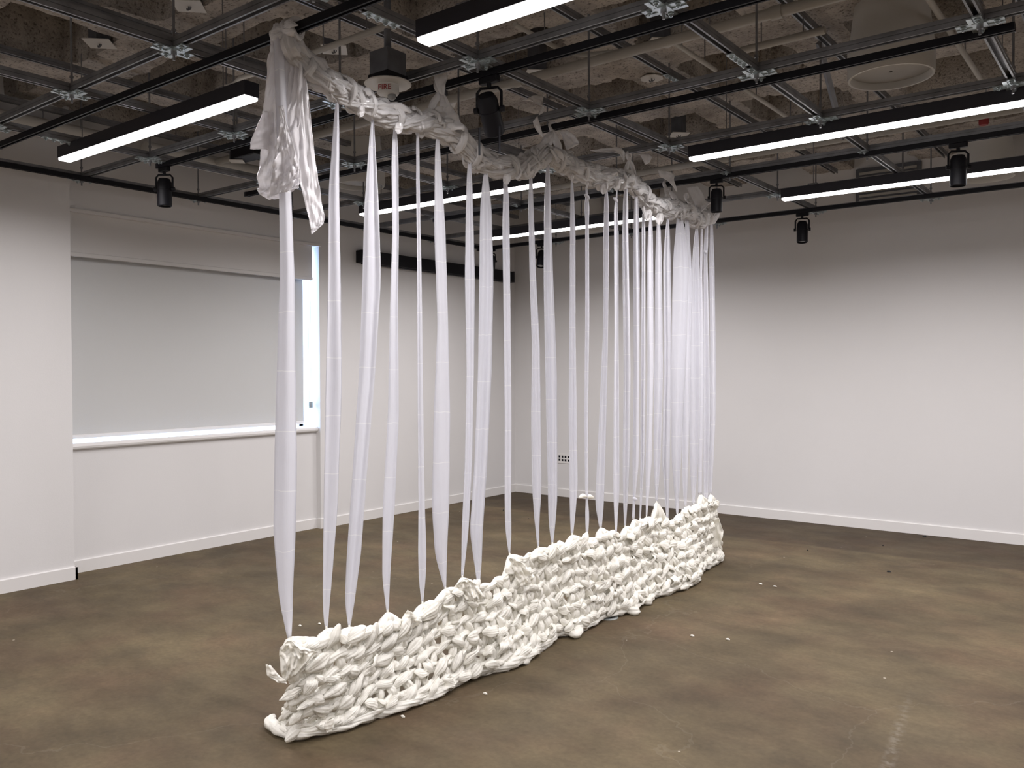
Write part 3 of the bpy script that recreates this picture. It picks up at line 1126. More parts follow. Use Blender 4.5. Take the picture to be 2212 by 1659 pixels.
# ---- vertical strips
STR = [
    [(75, 590, 612), (300, 597, 622), (410, 602, 628), (600, 604, 636), (800, 597, 638), (1000, 591, 640), (1150, 588, 637), (1300, 602, 631), (1352, 614, 631), (1378, 620, 629)],
    [(205, 727, 731), (240, 723, 733), (300, 719, 734), (420, 710, 734), (600, 709, 737), (850, 703, 738), (1100, 699, 729), (1250, 697, 717), (1320, 697, 711), (1358, 702, 708)],
    [(250, 803, 807), (280, 799, 809), (330, 795, 812), (450, 786, 819), (600, 782, 824), (800, 775, 812), (1000, 762, 795), (1200, 748, 780), (1300, 744, 766), (1355, 752, 757)],
    [(270, 851, 856), (300, 848, 859), (350, 846, 861), (500, 848, 862), (650, 843, 860), (900, 838, 862), (1100, 827, 853), (1250, 826, 843), (1322, 835, 840)],
    [(273, 901, 905), (300, 899, 906), (400, 899, 907), (600, 901, 911), (850, 902, 914), (1100, 904, 918), (1200, 903, 922), (1260, 905, 919), (1304, 911, 914)],
    [(283, 943, 947), (310, 940, 950), (350, 939, 952), (500, 938, 962), (700, 945, 968), (900, 937, 973), (1100, 934, 971), (1200, 940, 966), (1272, 960, 964)],
    [(335, 1012, 1017), (380, 1008, 1020), (450, 1006, 1022), (600, 1004, 1026), (800, 1008, 1024), (1000, 1004, 1020), (1150, 997, 1012), (1247, 996, 1001)],
    [(358, 1048, 1052), (390, 1042, 1056), (450, 1037, 1062), (600, 1035, 1066), (800, 1032, 1062), (1000, 1024, 1052), (1150, 1014, 1042), (1220, 1024, 1040), (1265, 1031, 1036)],
    [(380, 1087, 1092), (410, 1087, 1099), (500, 1085, 1101), (700, 1088, 1103), (900, 1090, 1105), (1100, 1090, 1104), (1150, 1092, 1105), (1198, 1099, 1102)],
    [(360, 1145, 1149), (400, 1142, 1151), (450, 1141, 1153), (600, 1144, 1158), (750, 1149, 1166), (900, 1147, 1168), (1050, 1149, 1170), (1130, 1155, 1165), (1183, 1161, 1165)],
    [(348, 1181, 1186), (380, 1178, 1188), (450, 1175, 1190), (600, 1174, 1195), (800, 1178, 1203), (950, 1181, 1204), (1080, 1184, 1204), (1130, 1185, 1200), (1175, 1191, 1195)],
    [(388, 1233, 1237), (420, 1232, 1240), (500, 1231, 1243), (700, 1230, 1243), (900, 1228, 1246), (1050, 1230, 1248), (1110, 1231, 1243), (1155, 1233, 1238)],
    [(405, 1265, 1269), (422, 1266, 1268), (445, 1261, 1275), (465, 1264, 1272), (700, 1264, 1273), (900, 1262, 1270), (1066, 1264, 1271), (1074, 1266, 1269), (1110, 1264, 1273), (1164, 1266, 1270)],
    [(408, 1307, 1312), (430, 1305, 1315), (500, 1303, 1316), (700, 1303, 1314), (850, 1296, 1312), (1000, 1289, 1308), (1090, 1285, 1305), (1140, 1294, 1300)],
    [(402, 1331, 1335), (428, 1331, 1333), (445, 1326, 1334), (500, 1326, 1336), (700, 1327, 1336), (900, 1325, 1337), (1060, 1324, 1338), (1157, 1329, 1332)],
    [(395, 1350, 1355), (430, 1346, 1357), (500, 1344, 1357), (800, 1347, 1362), (1000, 1345, 1360), (1080, 1346, 1356), (1138, 1348, 1352)],
    [(418, 1371, 1377), (450, 1369, 1380), (550, 1367, 1382), (800, 1369, 1381), (1000, 1366, 1380), (1078, 1367, 1372), (1122, 1365, 1371)],
    [(462, 1387, 1392), (490, 1386, 1394), (560, 1386, 1394), (800, 1384, 1394), (1000, 1383, 1392), (1122, 1381, 1384)],
    [(465, 1403, 1408), (500, 1400, 1410), (560, 1398, 1411), (800, 1399, 1412), (1000, 1395, 1408), (1117, 1395, 1398)],
    [(470, 1420, 1424), (500, 1418, 1427), (560, 1416, 1429), (800, 1414, 1432), (1000, 1413, 1426), (1085, 1416, 1420)],
    [(470, 1441, 1445), (500, 1437, 1447), (560, 1433, 1449), (800, 1434, 1450), (1000, 1430, 1447), (1128, 1440, 1444)],
    [(462, 1463, 1471), (500, 1460, 1480), (560, 1455, 1488), (800, 1450, 1480), (1000, 1452, 1470), (1112, 1461, 1465)],
    [(468, 1480, 1488), (600, 1478, 1495), (800, 1470, 1492), (1050, 1474, 1486), (1095, 1478, 1483)],
    [(495, 1502, 1508), (540, 1497, 1510), (600, 1493, 1510), (800, 1487, 1513), (1000, 1490, 1508), (1090, 1495, 1500)],
    [(490, 1514, 1518), (600, 1511, 1517), (800, 1508, 1520), (1068, 1508, 1516)],
    [(476, 1524, 1530), (540, 1519, 1530), (545, 1520, 1528), (700, 1519, 1532), (900, 1518, 1535), (1078, 1520, 1530)],
    [(470, 1534, 1539), (560, 1532, 1543), (750, 1534, 1546), (900, 1532, 1546), (1068, 1532, 1538)],
]


def interp_keys(keys, n):
    ys = [k[0] for k in keys]
    out = []
    for t in np.linspace(ys[0], ys[-1], n):
        a = np.interp(t, ys, [k[1] for k in keys])
        b = np.interp(t, ys, [k[2] for k in keys])
        out.append((float(t), float(a), float(b)))
    return out


def smooth(a, k=2):
    a = np.array(a)
    for _ in range(k):
        b = a.copy()
        b[1:-1] = (a[:-2] + 2 * a[1:-1] + a[2:]) / 4
        a = b
    return a


def strip_mesh(keys, seed, n=90, K=9, xp=XP, pleat=1.0, rag=0.0):
    rnd = random.Random(seed)
    yc = np.mean([(k[1] + k[2]) / 2 for k in keys])
    mid = onx(yc, keys[len(keys) // 2][0], xp)
    # strip's own facing: near the sight line's perpendicular, turned by some degrees
    view = np.array([mid.x, mid.y, 0.0])
    view /= np.linalg.norm(view)
    a = rnd.uniform(-0.25, 0.25)
    nrm = np.array([view[0] * math.cos(a) - view[1] * math.sin(a), view[0] * math.sin(a) + view[1] * math.cos(a), 0])
    rows = interp_keys(keys, n)
    xl = smooth([r[1] for r in rows], 4)
    xr = smooth([r[2] for r in rows], 4)
    top = onx((rows[0][1] + rows[0][2]) / 2, rows[0][0], xp)
    bot = onx((rows[-1][1] + rows[-1][2]) / 2, rows[-1][0], xp)
    rings = []
    npl = rnd.choice([2, 3, 3, 4])
    ph = [rnd.uniform(0, 6.28) for _ in range(6)]
    for i, (py, _, _) in enumerate(rows):
        t = i / (n - 1)
        c = onx((xl[i] + xr[i]) / 2, py, xp)
        q = (c.x, c.y, c.z)
        L_ = onp(xl[i], py, q, nrm)
        R_ = onp(xr[i], py, q, nrm)
        z = c.z
        L_.z = z
        R_.z = z
        W = (R_ - L_).length
        wdir = (R_ - L_).normalized()
        nn = Vector(nrm)
        ring_f, ring_b = [], []
        for k in range(K + 1):
            s = k / K
            # pleats run down the length
            pl = math.sin(s * math.pi * npl + ph[0] + 0.8 * math.sin(t * 3 + ph[1])) * 0.19 * W
            pl += F(s * 4 + seed, t * 3, 0, 1.0) * 0.12 * W
            cre = 0.0025 * F(s * 3.0, t * 40, seed, 1.0) * min(1, W / 0.05)
            th = 0.10 * W * math.sin(math.pi * s) ** 0.6 + 0.0006
            base = L_ + wdir * (W * s)
            j = (F(t * 30, seed * 1.7, s * 2, 1.0)) * 0.0008
            ring_f.append(base + nn * (pleat * pl + cre + th) + wdir * j)
            ring_b.append(base + nn * (pleat * pl + cre - th) + wdir * j)
        rings.append(ring_f + list(reversed(ring_b[1:-1])))
    m = MB().rings(rings)
    return m, top, bot


def crumple(pts, r, seed, n=20, fold=0.4, ends=0.35, step=0.010, bulge=False, kk=7, asp=1.0):
    """crumpled plastic strand: sharp lengthwise folds that wander, pinched at the ends"""
    P = [Vector(p) for p in pts]
    L = [0.0]
    for i in range(1, len(P)):
        L.append(L[-1] + (P[i] - P[i - 1]).length)
    N = max(6, int(L[-1] / step))
    ss = np.linspace(0, L[-1], N)
    xs = [smooth(np.interp(ss, L, [p[k] for p in P]), 3) for k in range(3)]
    pp = [Vector((xs[0][i], xs[1][i], xs[2][i])) for i in range(N)]
    Lt = L[-1]
    tilt = F(seed, 1.1, 2.2, 1.0) * 0.8

    def rf(a, th):
        s = a * Lt
        if bulge:
            e = ends + (1 - ends) * math.sin(math.pi * min(1, max(0, a))) ** 0.8
        else:
            d = min(a, 1 - a) * Lt / 0.05
            e = ends + (1 - ends) * min(1, d)
            e *= 1 + 0.30 * F(s * 16, seed + 3.3, 2, 1.0)
        drift = 2.2 * F(s * 5, seed, 0, 1.0) + seed
        c1 = abs(math.sin(th * kk / 2 + drift))
        c3 = abs(math.sin(th * 1.5 + tilt * 4 + s * 9 + drift * 0.5))
        w_ = F(math.cos(th) * 1.6 + seed, math.sin(th) * 1.6, s * 14, 1.0)
        rg = 1 - c1
        return e * (1 - fold * 0.35 + fold * 0.75 * rg + fold * 0.5 * (c3 - 0.6) + fold * 0.75 * w_)
    m = MB().tube(pp, r, n, rf, twist=F(seed, 5.5, 0, 1.0) * 5.0 * Lt / 0.3, asp=asp)
    return m


def leaf(p0, p1, width, nrm, seed, n=14, K=15, cup=0.35, th=0.0012):
    """a pinched fold of film lying along p0-p1, cupped, with creases fanning out of both ends"""
    p0, p1, nrm = Vector(p0), Vector(p1), Vector(nrm)
    ax = p1 - p0
    Lx = ax.length
    side = ax.cross(nrm).normalized()
    up = side.cross(ax).normalized()
    rings = []
    for i in range(n + 1):
        t = i / n
        w = width * (0.10 + 0.90 * math.sin(math.pi * t) ** 0.8) * (1 + 0.35 * F(t * 4, seed, 0, 1.0))
        tw = 1.6 * F(t * 2.5, seed, 4, 1.0)
        ct, st = math.cos(tw), math.sin(tw)
        arch = math.sin(math.pi * t) * width * 0.45
        fr, bk = [], []
        for k in range(K + 1):
            s = k / K * 2 - 1
            fold_ = 0.09 * abs(math.sin(s * 8.5 + seed + 0.7 * math.sin(t * 3 + seed))) + 0.05 * F(s * 5, t * 6, seed, 1.0)
            h = (-cup * s * s + fold_ * 1.6) * w + arch
            e = 1 + (0.12 * F(t * 9, s + seed, 3, 1.0) if abs(s) > 0.9 else 0)
            q = p0 + ax * t + (side * ct + up * st) * (s * w * 0.5 * e) + up * h
            fr.append(q + up * th)
            bk.append(q - up * th)
        rings.append(fr + list(reversed(bk)))
    return MB().rings(rings)


def merge(a, b):
    off = len(a.v)
    a.v += b.v
    a.f += [tuple(k + off for k in f) for f in b.f]
    a.mi += b.mi
    return a


tops, bots = [], []
for si, keys in enumerate(STR):
    xp = XP - 0.06 if si == 0 else XP
    m, top, bot = strip_mesh(keys, si + 1, xp=xp)
    so_ = m.build('hanging_strip', STRIP, root, True, loc=top)
    tops.append(top)
    bots.append(bot)
    # gathered knot where the strip is tied to the garland and to the knit
    if si > 0:
        k1 = crumple([top + Vector((0, 0, -0.015)), top + Vector((0.008, 0, 0.02)), top + Vector((0, 0.01, 0.06))], 0.012, si * 1.3, 12, 0.4)
        k1.build('top_knot', GARL, so_, True)
    k2 = MB()
    k2 = crumple([bot + Vector((0, 0, 0.012)), bot + Vector((0.004, 0, -0.012)), bot + Vector((0.0, 0.006, -0.05))], 0.011, si * 2.1, 12, 0.4)
    k2.build('bottom_knot', KNIT, so_, True)

# little bow tied on one strip
q = onx(1267, 1073, XP)
bw = merge(crumple([q, q + Vector((0, -0.045, 0.012)), q + Vector((0, -0.09, 0.004))], 0.014, 3.1, 12, 0.4, bulge=True, ends=.4),
           crumple([q, q + Vector((0, 0.05, -0.004)), q + Vector((0, 0.085, -0.02))], 0.016, 5.2, 12, 0.4, bulge=True, ends=.4))
bw.build('bow', KNIT, root, True)
for (px, py) in ((1523, 545), (1371, 1078), (1267, 425), (1329, 432)):
    q = onx(px, py, XP)
    crumple([q + Vector((0, -.03, 0.01)), q + Vector((0.01, 0, 0)), q + Vector((0, .03, -0.012))], 0.012, px * 0.1, 10, 0.4, bulge=True).build('knot', STRIP, root, True)

# ---- garland
GP = [(612, 95), (640, 120), (668, 150), (700, 172), (735, 196), (770, 215), (810, 236), (850, 250), (890, 262), (930, 268), (965, 283),
      (992, 302), (1015, 328), (1045, 348), (1080, 360), (1115, 362), (1145, 350), (1178, 334), (1205, 342), (1235, 362), (1275, 376),
      (1315, 385), (1350, 386), (1372, 398), (1392, 425), (1415, 448), (1450, 452), (1480, 455), (1500, 474), (1520, 472), (1545, 462)]
gpts = []
for k, (a, b) in enumerate(GP):
    gpts.append(onx(a, b, XP - (0.06 if k < 3 else 0)))
gl = [0.0]
for i in range(1, len(gpts)):
    gl.append(gl[-1] + (gpts[i] - gpts[i - 1]).length)
NG = 260
gs = np.linspace(0, gl[-1], NG)
gx_ = [smooth(np.interp(gs, gl, [p[k] for p in gpts]), 6) for k in range(3)]
GC = [Vector((gx_[0][i], gx_[1][i], gx_[2][i])) for i in range(NG)]
random.seed(11)
for sidx in range(4):
    pts = []
    for i in range(0, NG):
        t = i / NG
        s = gs[i]
        ph = sidx * math.pi / 2 + s * 5.2
        R = 0.026 + 0.012 * F(s * 3, sidx, 0, 1)
        R *= 1.0 + 0.35 * t
        pts.append(GC[i] + Vector((math.cos(ph) * R, 0, math.sin(ph) * R)))
    crumple(pts, 0.034, sidx * 3.7 + 1, 36, 0.7, kk=11, step=0.008, asp=0.8).build('garland_strand', GARL, root, True)
# wraps around the bundle
for k in range(46):
    i = int(8 + (NG - 14) * (k + random.uniform(0, 0.8)) / 46)
    i = min(i, NG - 4)
    c = GC[i]
    t = (GC[i + 2] - GC[i - 2]).normalized()
    u = Vector((1, 0, 0))
    w_ = t.cross(u).normalized()
    R = 0.050 + random.uniform(-0.008, 0.014) + 0.012 * i / NG
    a0 = random.uniform(0, 6.28)
    span = random.uniform(2.0, 5.2)
    pts = []
    for q in range(9):
        th = a0 + span * q / 8
        pts.append(c + (u * math.cos(th) + w_ * math.sin(th)) * R + t * (q - 4) * random.uniform(0.004, 0.014))
    crumple(pts, random.uniform(0.012, 0.022), k * 1.77, 26, 0.7, bulge=True, ends=0.3, kk=9).build('garland_wrap', GARL, root, True)


# crumpled folds of film standing off the bundle
for q in range(4):
    gm = MB()
    for k in range(26):
        i = int(6 + (NG - 14) * (k + random.random()) / 26)
        i = min(i, NG - 6)
        c = GC[i]
        t = (GC[i + 2] - GC[i - 2]).normalized()
        u = Vector((1, 0, 0))
        w_ = t.cross(u).normalized()
        th = random.uniform(0, 6.28)
        n_ = u * math.cos(th) + w_ * math.sin(th)
        R = random.uniform(0.036, 0.054) + 0.016 * i / NG
        l_ = random.uniform(0.035, 0.075)
        dd = (t + n_.cross(t) * random.uniform(-1.0, 1.0) + n_ * random.uniform(-.15, .15)).normalized()
        p = c + n_ * R
        merge(gm, leaf(p - dd * l_, p + dd * l_, random.uniform(0.030, 0.060), n_, random.uniform(0, 90), 14, 12, cup=random.uniform(0.1, 0.7)))
    gm.build('garland_fold', GARL, root, True)['kind'] = 'stuff'


# ---- loose sheets, straps, tails
def sheet(pairs, seed, name, material=GARL, xp=XP, dx=0.0, n=26, K=10, wave=0.10, parent=root, th=0.0012, crk=0.03):
    """pairs: [(xl,yl,xr,yr)] edges in the photo, laid on a plane turned towards the viewer"""
    a0 = pairs[0]
    c = onx((a0[0] + a0[2]) / 2, (a0[1] + a0[3]) / 2, xp + dx)
    view = np.array([c.x, c.y, 0.0])
    view /= np.linalg.norm(view)
    rnd = random.Random(seed)
    a = rnd.uniform(-0.4, 0.4)
    nrm = np.array([view[0] * math.cos(a) - view[1] * math.sin(a), view[0] * math.sin(a) + view[1] * math.cos(a), 0])
    ts = np.linspace(0, len(pairs) - 1, n)
    cols = [smooth(np.interp(ts, range(len(pairs)), [p[k] for p in pairs]), 2) for k in range(4)]
    F_, B_2 = [], []
    for i in range(n):
        L_ = onp(cols[0][i], cols[1][i], tuple(c), nrm)
        R_ = onp(cols[2][i], cols[3][i], tuple(c), nrm)
        W = (R_ - L_).length
        rf, rbk = [], []
        for k in range(K + 1):
            s = k / K
            off = wave * W * (0.8 * math.sin(s * 5.0 + i * 0.10 + seed) * 0.5 + F(s * 4, i * 0.15, seed, 1.0) * 1.0)
            off += 0.012 * F(s * 5 * W * 8, i * 0.4, seed + 4, 1.0) * min(1, W / .05)
            off += crk * W * (0.5 - abs(F(s * 7 + seed, i * 0.10, seed, 1.0) * 2.2)) + crk * 0.5 * W * (0.5 - abs(F(s * 9 + i * 0.22, i * 0.3, seed + 2, 1.0) * 2.2))
            p = L_.lerp(R_, s) + Vector(nrm) * off
            rf.append(p + Vector(nrm) * th)
            rbk.append(p - Vector(nrm) * th)
        F_.append(rf)
        B_2.append(rbk)
    rings = [F_[i] + list(reversed(B_2[i])) for i in range(n)]
    m = MB().rings(rings)
    return m.build(name, material, parent, True)


# big bag knotted on the nearest track
XD = XP - 0.10
bag = sheet([(590, 52, 618, 50), (583, 75, 632, 72), (586, 100, 645, 98), (578, 150, 655, 150), (569, 220, 654, 222), (563, 280, 646, 282),
             (560, 330, 645, 330), (557, 380, 645, 376), (558, 405, 645, 398), (560, 420, 643, 406), (584, 434, 630, 414)], 3, 'draped_bag', DRAPE, XD, 0.0, 90, 44, 0.24, th=0.003, crk=0.10)
sheet([(600, 230, 612, 228), (606, 260, 618, 262), (600, 300, 632, 305), (592, 350, 645, 352), (585, 390, 645, 380), (576, 425, 628, 412)], 8, 'bag_fold', DRAPE, XD, 0.07, 60, 30, 0.2, parent=root, th=0.002, crk=0.12)
sheet([(612, 70, 628, 72), (618, 90, 648, 95), (628, 130, 656, 135), (633, 190, 665, 190), (637, 260, 672, 260), (642, 330, 680, 330), (649, 400, 689, 395),
       (659, 440, 695, 435), (666, 470, 702, 470), (671, 492, 699, 484), (673, 507, 678, 503)], 5, 'bag_tail', DRAPE, XD, 0.02, 70, 22, 0.10, crk=0.12)
sheet([(568, 240, 590, 238), (560, 262, 592, 262), (550, 285, 592, 285), (542, 305, 592, 306), (540, 322, 592, 324)], 6, 'bag_tail', DRAPE, XD, -0.05, 26, 12, 0.18)
sheet([(632, 215, 648, 215), (633, 260, 650, 262), (632, 290, 650, 292), (633, 322, 643, 323)], 7, 'bag_tail', DRAPE, XD, -0.06, 20, 8, 0.1)
q = Vector((onz(604, 62, TZ).x, 2.43, TZ + 0.018))
kn = MB()
# loop over the track and bow ears
loop = []
for k in range(14):
    th = 2 * math.pi * k / 13
    loop.append(q + Vector((0.0 + 0.01 * math.sin(th * 2), 0.040 * math.cos(th), 0.042 * math.sin(th) - 0.004)))
merge(kn, crumple(loop, 0.015, 2.2, 26, 0.6, kk=9))
for dx_ in (-0.028, 0.03):
    merge(kn, crumple([p + Vector((dx_, 0, 0)) for p in loop], 0.013, 7.2 + dx_, 26, 0.6, kk=9))
for sg in (-1, 1):
    e = [q + Vector((0, -0.04, -0.03)), q + Vector((sg * 0.05, -0.055, -0.020)), q + Vector((sg * 0.10, -0.05, -0.035)), q + Vector((sg * 0.085, -0.05, -0.055)), q + Vector((sg * .03, -0.045, -0.05))]
    merge(kn, leaf(q + Vector((0.0, -0.045, -0.012)), q + Vector((sg * 0.098, -0.05, -0.022)), 0.05, (0, -1, 0.2), 4.4 + sg))
    merge(kn, leaf(q + Vector((0.0, -0.048, -0.030)), q + Vector((sg * 0.085, -0.055, -0.045)), 0.04, (0, -1, -0.3), 6.4 + sg))
merge(kn, crumple([q + Vector((0, -0.03, -0.02)), q + Vector((0.02, -0.03, -0.10)), onx(640, 120, XP - 0.06), onx(668, 150, XP - .06)], 0.034, 6.6, 30, 0.6, ends=.6, kk=11))
kn.build('track_knot', GARL, root, True)


# ties further along: straps up to the tracks with loose ends
def tie(top_px, top_y, feet, r, seed, name='tie_strap'):
    """strap hooked over the track at top, ending in the garland at the feet (photo positions)"""
    T = onz(top_px[0], top_px[1], TZ + 0.02)
    T = Vector((T.x, top_y, TZ + 0.018))
    m = MB()
    loop = [T + Vector((0.008 * math.sin(k), 0.030 * math.cos(k * 0.524), 0.032 * math.sin(k * 0.524))) for k in range(13)]
    merge(m, crumple(loop, 0.013, seed, 10, 0.4))
    for f in feet:
        B = onx(f[0], f[1], XP)
        mid_ = T.lerp(B, 0.5) + Vector((0.01, 0, -0.01))
        merge(m, crumple([T + Vector((0, 0, -0.025)), mid_, B], r, seed + f[0], 12, 0.45, ends=0.5))
    m.build(name, GARL, root, True)
    return T


tie((958, 190), 3.41, [(922, 246), (957, 250), (990, 285)], 0.018, 2.0)
tie((1160, 262), 4.42, [(1150, 335), (1178, 325), (1210, 345)], 0.020, 3.0)
tie((1380, 345), 5.35, [(1345, 378), (1372, 388)], 0.018, 4.0)
tie((1455, 405), 6.37, [(1440, 440), (1470, 448)], 0.018, 5.0)
tie((1545, 448), 6.95, [(1520, 470), (1540, 462)], 0.016, 6.0)
sheet([(945, 142, 958, 138), (938, 155, 964, 150), (937, 168, 966, 165), (942, 185, 962, 184), (952, 205, 960, 205)], 21, 'loose_end', GARL, XP, 0.02, 20, 8, 0.3)
sheet([(960, 185, 962, 192), (972, 172, 968, 196), (982, 168, 978, 193), (992, 180, 988, 190), (1000, 178, 998, 184)], 22, 'loose_end', GARL, XP, 0.0, 20, 8, 0.3)
sheet([(940, 232, 975, 228), (930, 255, 990, 252), (925, 275, 1000, 285)], 23, 'loose_end', GARL, XP, 0.04, 20, 10, 0.2)
sheet([(1127, 218, 1145, 212), (1140, 212, 1160, 226), (1152, 206, 1176, 232), (1176, 206, 1172, 246), (1170, 230, 1164, 248)], 24, 'loose_end', GARL, XP, 0.02, 24, 8, 0.2)
sheet([(1151, 262, 1161, 250), (1152, 268, 1164, 262), (1156, 278, 1168, 275), (1165, 290, 1172, 288), (1171, 296, 1174, 295)], 25, 'loose_end', GARL, XP, 0.02, 16, 6, 0.2)
sheet([(1186, 292, 1200, 280), (1204, 276, 1224, 282), (1212, 284, 1240, 290), (1218, 305, 1252, 305), (1224, 325, 1250, 312)], 26, 'loose_end', GARL, XP, 0.0, 24, 8, 0.2)
sheet([(1274, 324, 1340, 318), (1290, 330, 1350, 328), (1340, 322, 1350, 345), (1340, 335, 1348, 350)], 27, 'loose_end', GARL, XP, -0.02, 20, 8, 0.12)
sheet([(1372, 335, 1382, 330), (1382, 334, 1402, 332), (1386, 340, 1409, 340), (1394, 356, 1402, 352)], 28, 'loose_end', GARL, XP, 0.0, 20, 8, 0.2)
sheet([(1422, 368, 1450, 372), (1424, 382, 1458, 378), (1442, 390, 1455, 388), (1455, 405, 1461, 404), (1460, 414, 1463, 414)], 29, 'loose_end', GARL, XP, 0.0, 20, 8, 0.2)
sheet([(1482, 404, 1507, 401), (1492, 424, 1520, 420), (1500, 440, 1524, 434), (1506, 455, 1540, 440), (1512, 462, 1546, 424)], 30, 'loose_end', GARL, XP, 0.0, 26, 10, 0.2)
for k, (a, b) in enumerate(((780, 246), (862, 282), (1095, 392), (1120, 380), (1305, 412), (1332, 404), (1400, 470), (1425, 478))):
    sheet([(a - 5, b - 16, a + 6, b - 18), (a - 9, b - 8, a + 9, b - 9), (a - 9, b + 1, a + 7, b), (a - 3, b + 8, a + 3, b + 6)], 40 + k, 'loose_end', GARL, XP, 0.05, 14, 8, 0.5)

# ---- knitted band trailing on the floor
TOPB = [(604, 1410), (622, 1385), (660, 1388), (703, 1362), (755, 1360), (800, 1362), (838, 1330), (870, 1350), (912, 1308), (962, 1276), (1000, 1252), (1035, 1270),
        (1080, 1240), (1102, 1200), (1150, 1192), (1195, 1178), (1237, 1158), (1270, 1166), (1300, 1143), (1332, 1160), (1370, 1130), (1410, 1115), (1440, 1130),
        (1470, 1100), (1500, 1090), (1540, 1075)]
BOTB = [(590, 1562), (632, 1592), (720, 1574), (810, 1545), (900, 1515), (960, 1488), (1000, 1460), (1060, 1446), (1120, 1432), (1165, 1400), (1205, 1368), (1242, 1362),
        (1300, 1330), (1372, 1312), (1400, 1290), (1450, 1275), (1502, 1255), (1500, 1240), (1555, 1205)]
tp = [onx(a, b, XP) for a, b in TOPB]
bt = [onz(a, b, 0.02) for a, b in BOTB]


def along(P, t):
    L = [0.0]
    for i in range(1, len(P)):
        L.append(L[-1] + (P[i] - P[i - 1]).length)
    s = t * L[-1]
    return Vector([float(np.interp(s, L, [p[k] for p in P])) for k in range(3)])


# near corner: both edges start together; match by position along the band
NU = 240
tpl = [along(tp, i / NU) for i in range(NU + 1)]
btl = [along(bt, i / NU) for i in range(NU + 1)]
_tpa = np.array([[p.x, p.y, p.z] for p in tpl])
_bta = np.array([[p.x, p.y, p.z] for p in btl])
for k in range(3):
    _tpa[:, k] = smooth(_tpa[:, k], 12)
    _bta[:, k] = smooth(_bta[:, k], 6)


def surf(u, v):
    """u along the band 0..1 (near to far), v from top 0 to floor 1"""
    x = u * NU
    T = Vector([float(np.interp(x, range(NU + 1), _tpa[:, k])) for k in range(3)])
    B = Vector([float(np.interp(x, range(NU + 1), _bta[:, k])) for k in range(3)])
    # hangs nearly plumb, then kicks out towards the hem
    h = v
    k = v ** 1.6
    p = Vector((T.x + (B.x - T.x) * k, T.y + (B.y - T.y) * v, T.z + (B.z - T.z) * h))
    bulge = 0.035 * math.sin(u * 23 + v * 2.0) * math.sin(math.pi * min(1, v * 0.9 + 0.05))
    p.x += bulge
    return p


def snorm(u, v):
    e = 0.004
    a = surf(min(1, u + e), v) - surf(max(0, u - e), v)
    b = surf(u, min(1, v + 0.02)) - surf(u, max(0, v - 0.02))
    n_ = b.cross(a)
    if n_.x < 0:
        n_ = -n_
    return n_.normalized()


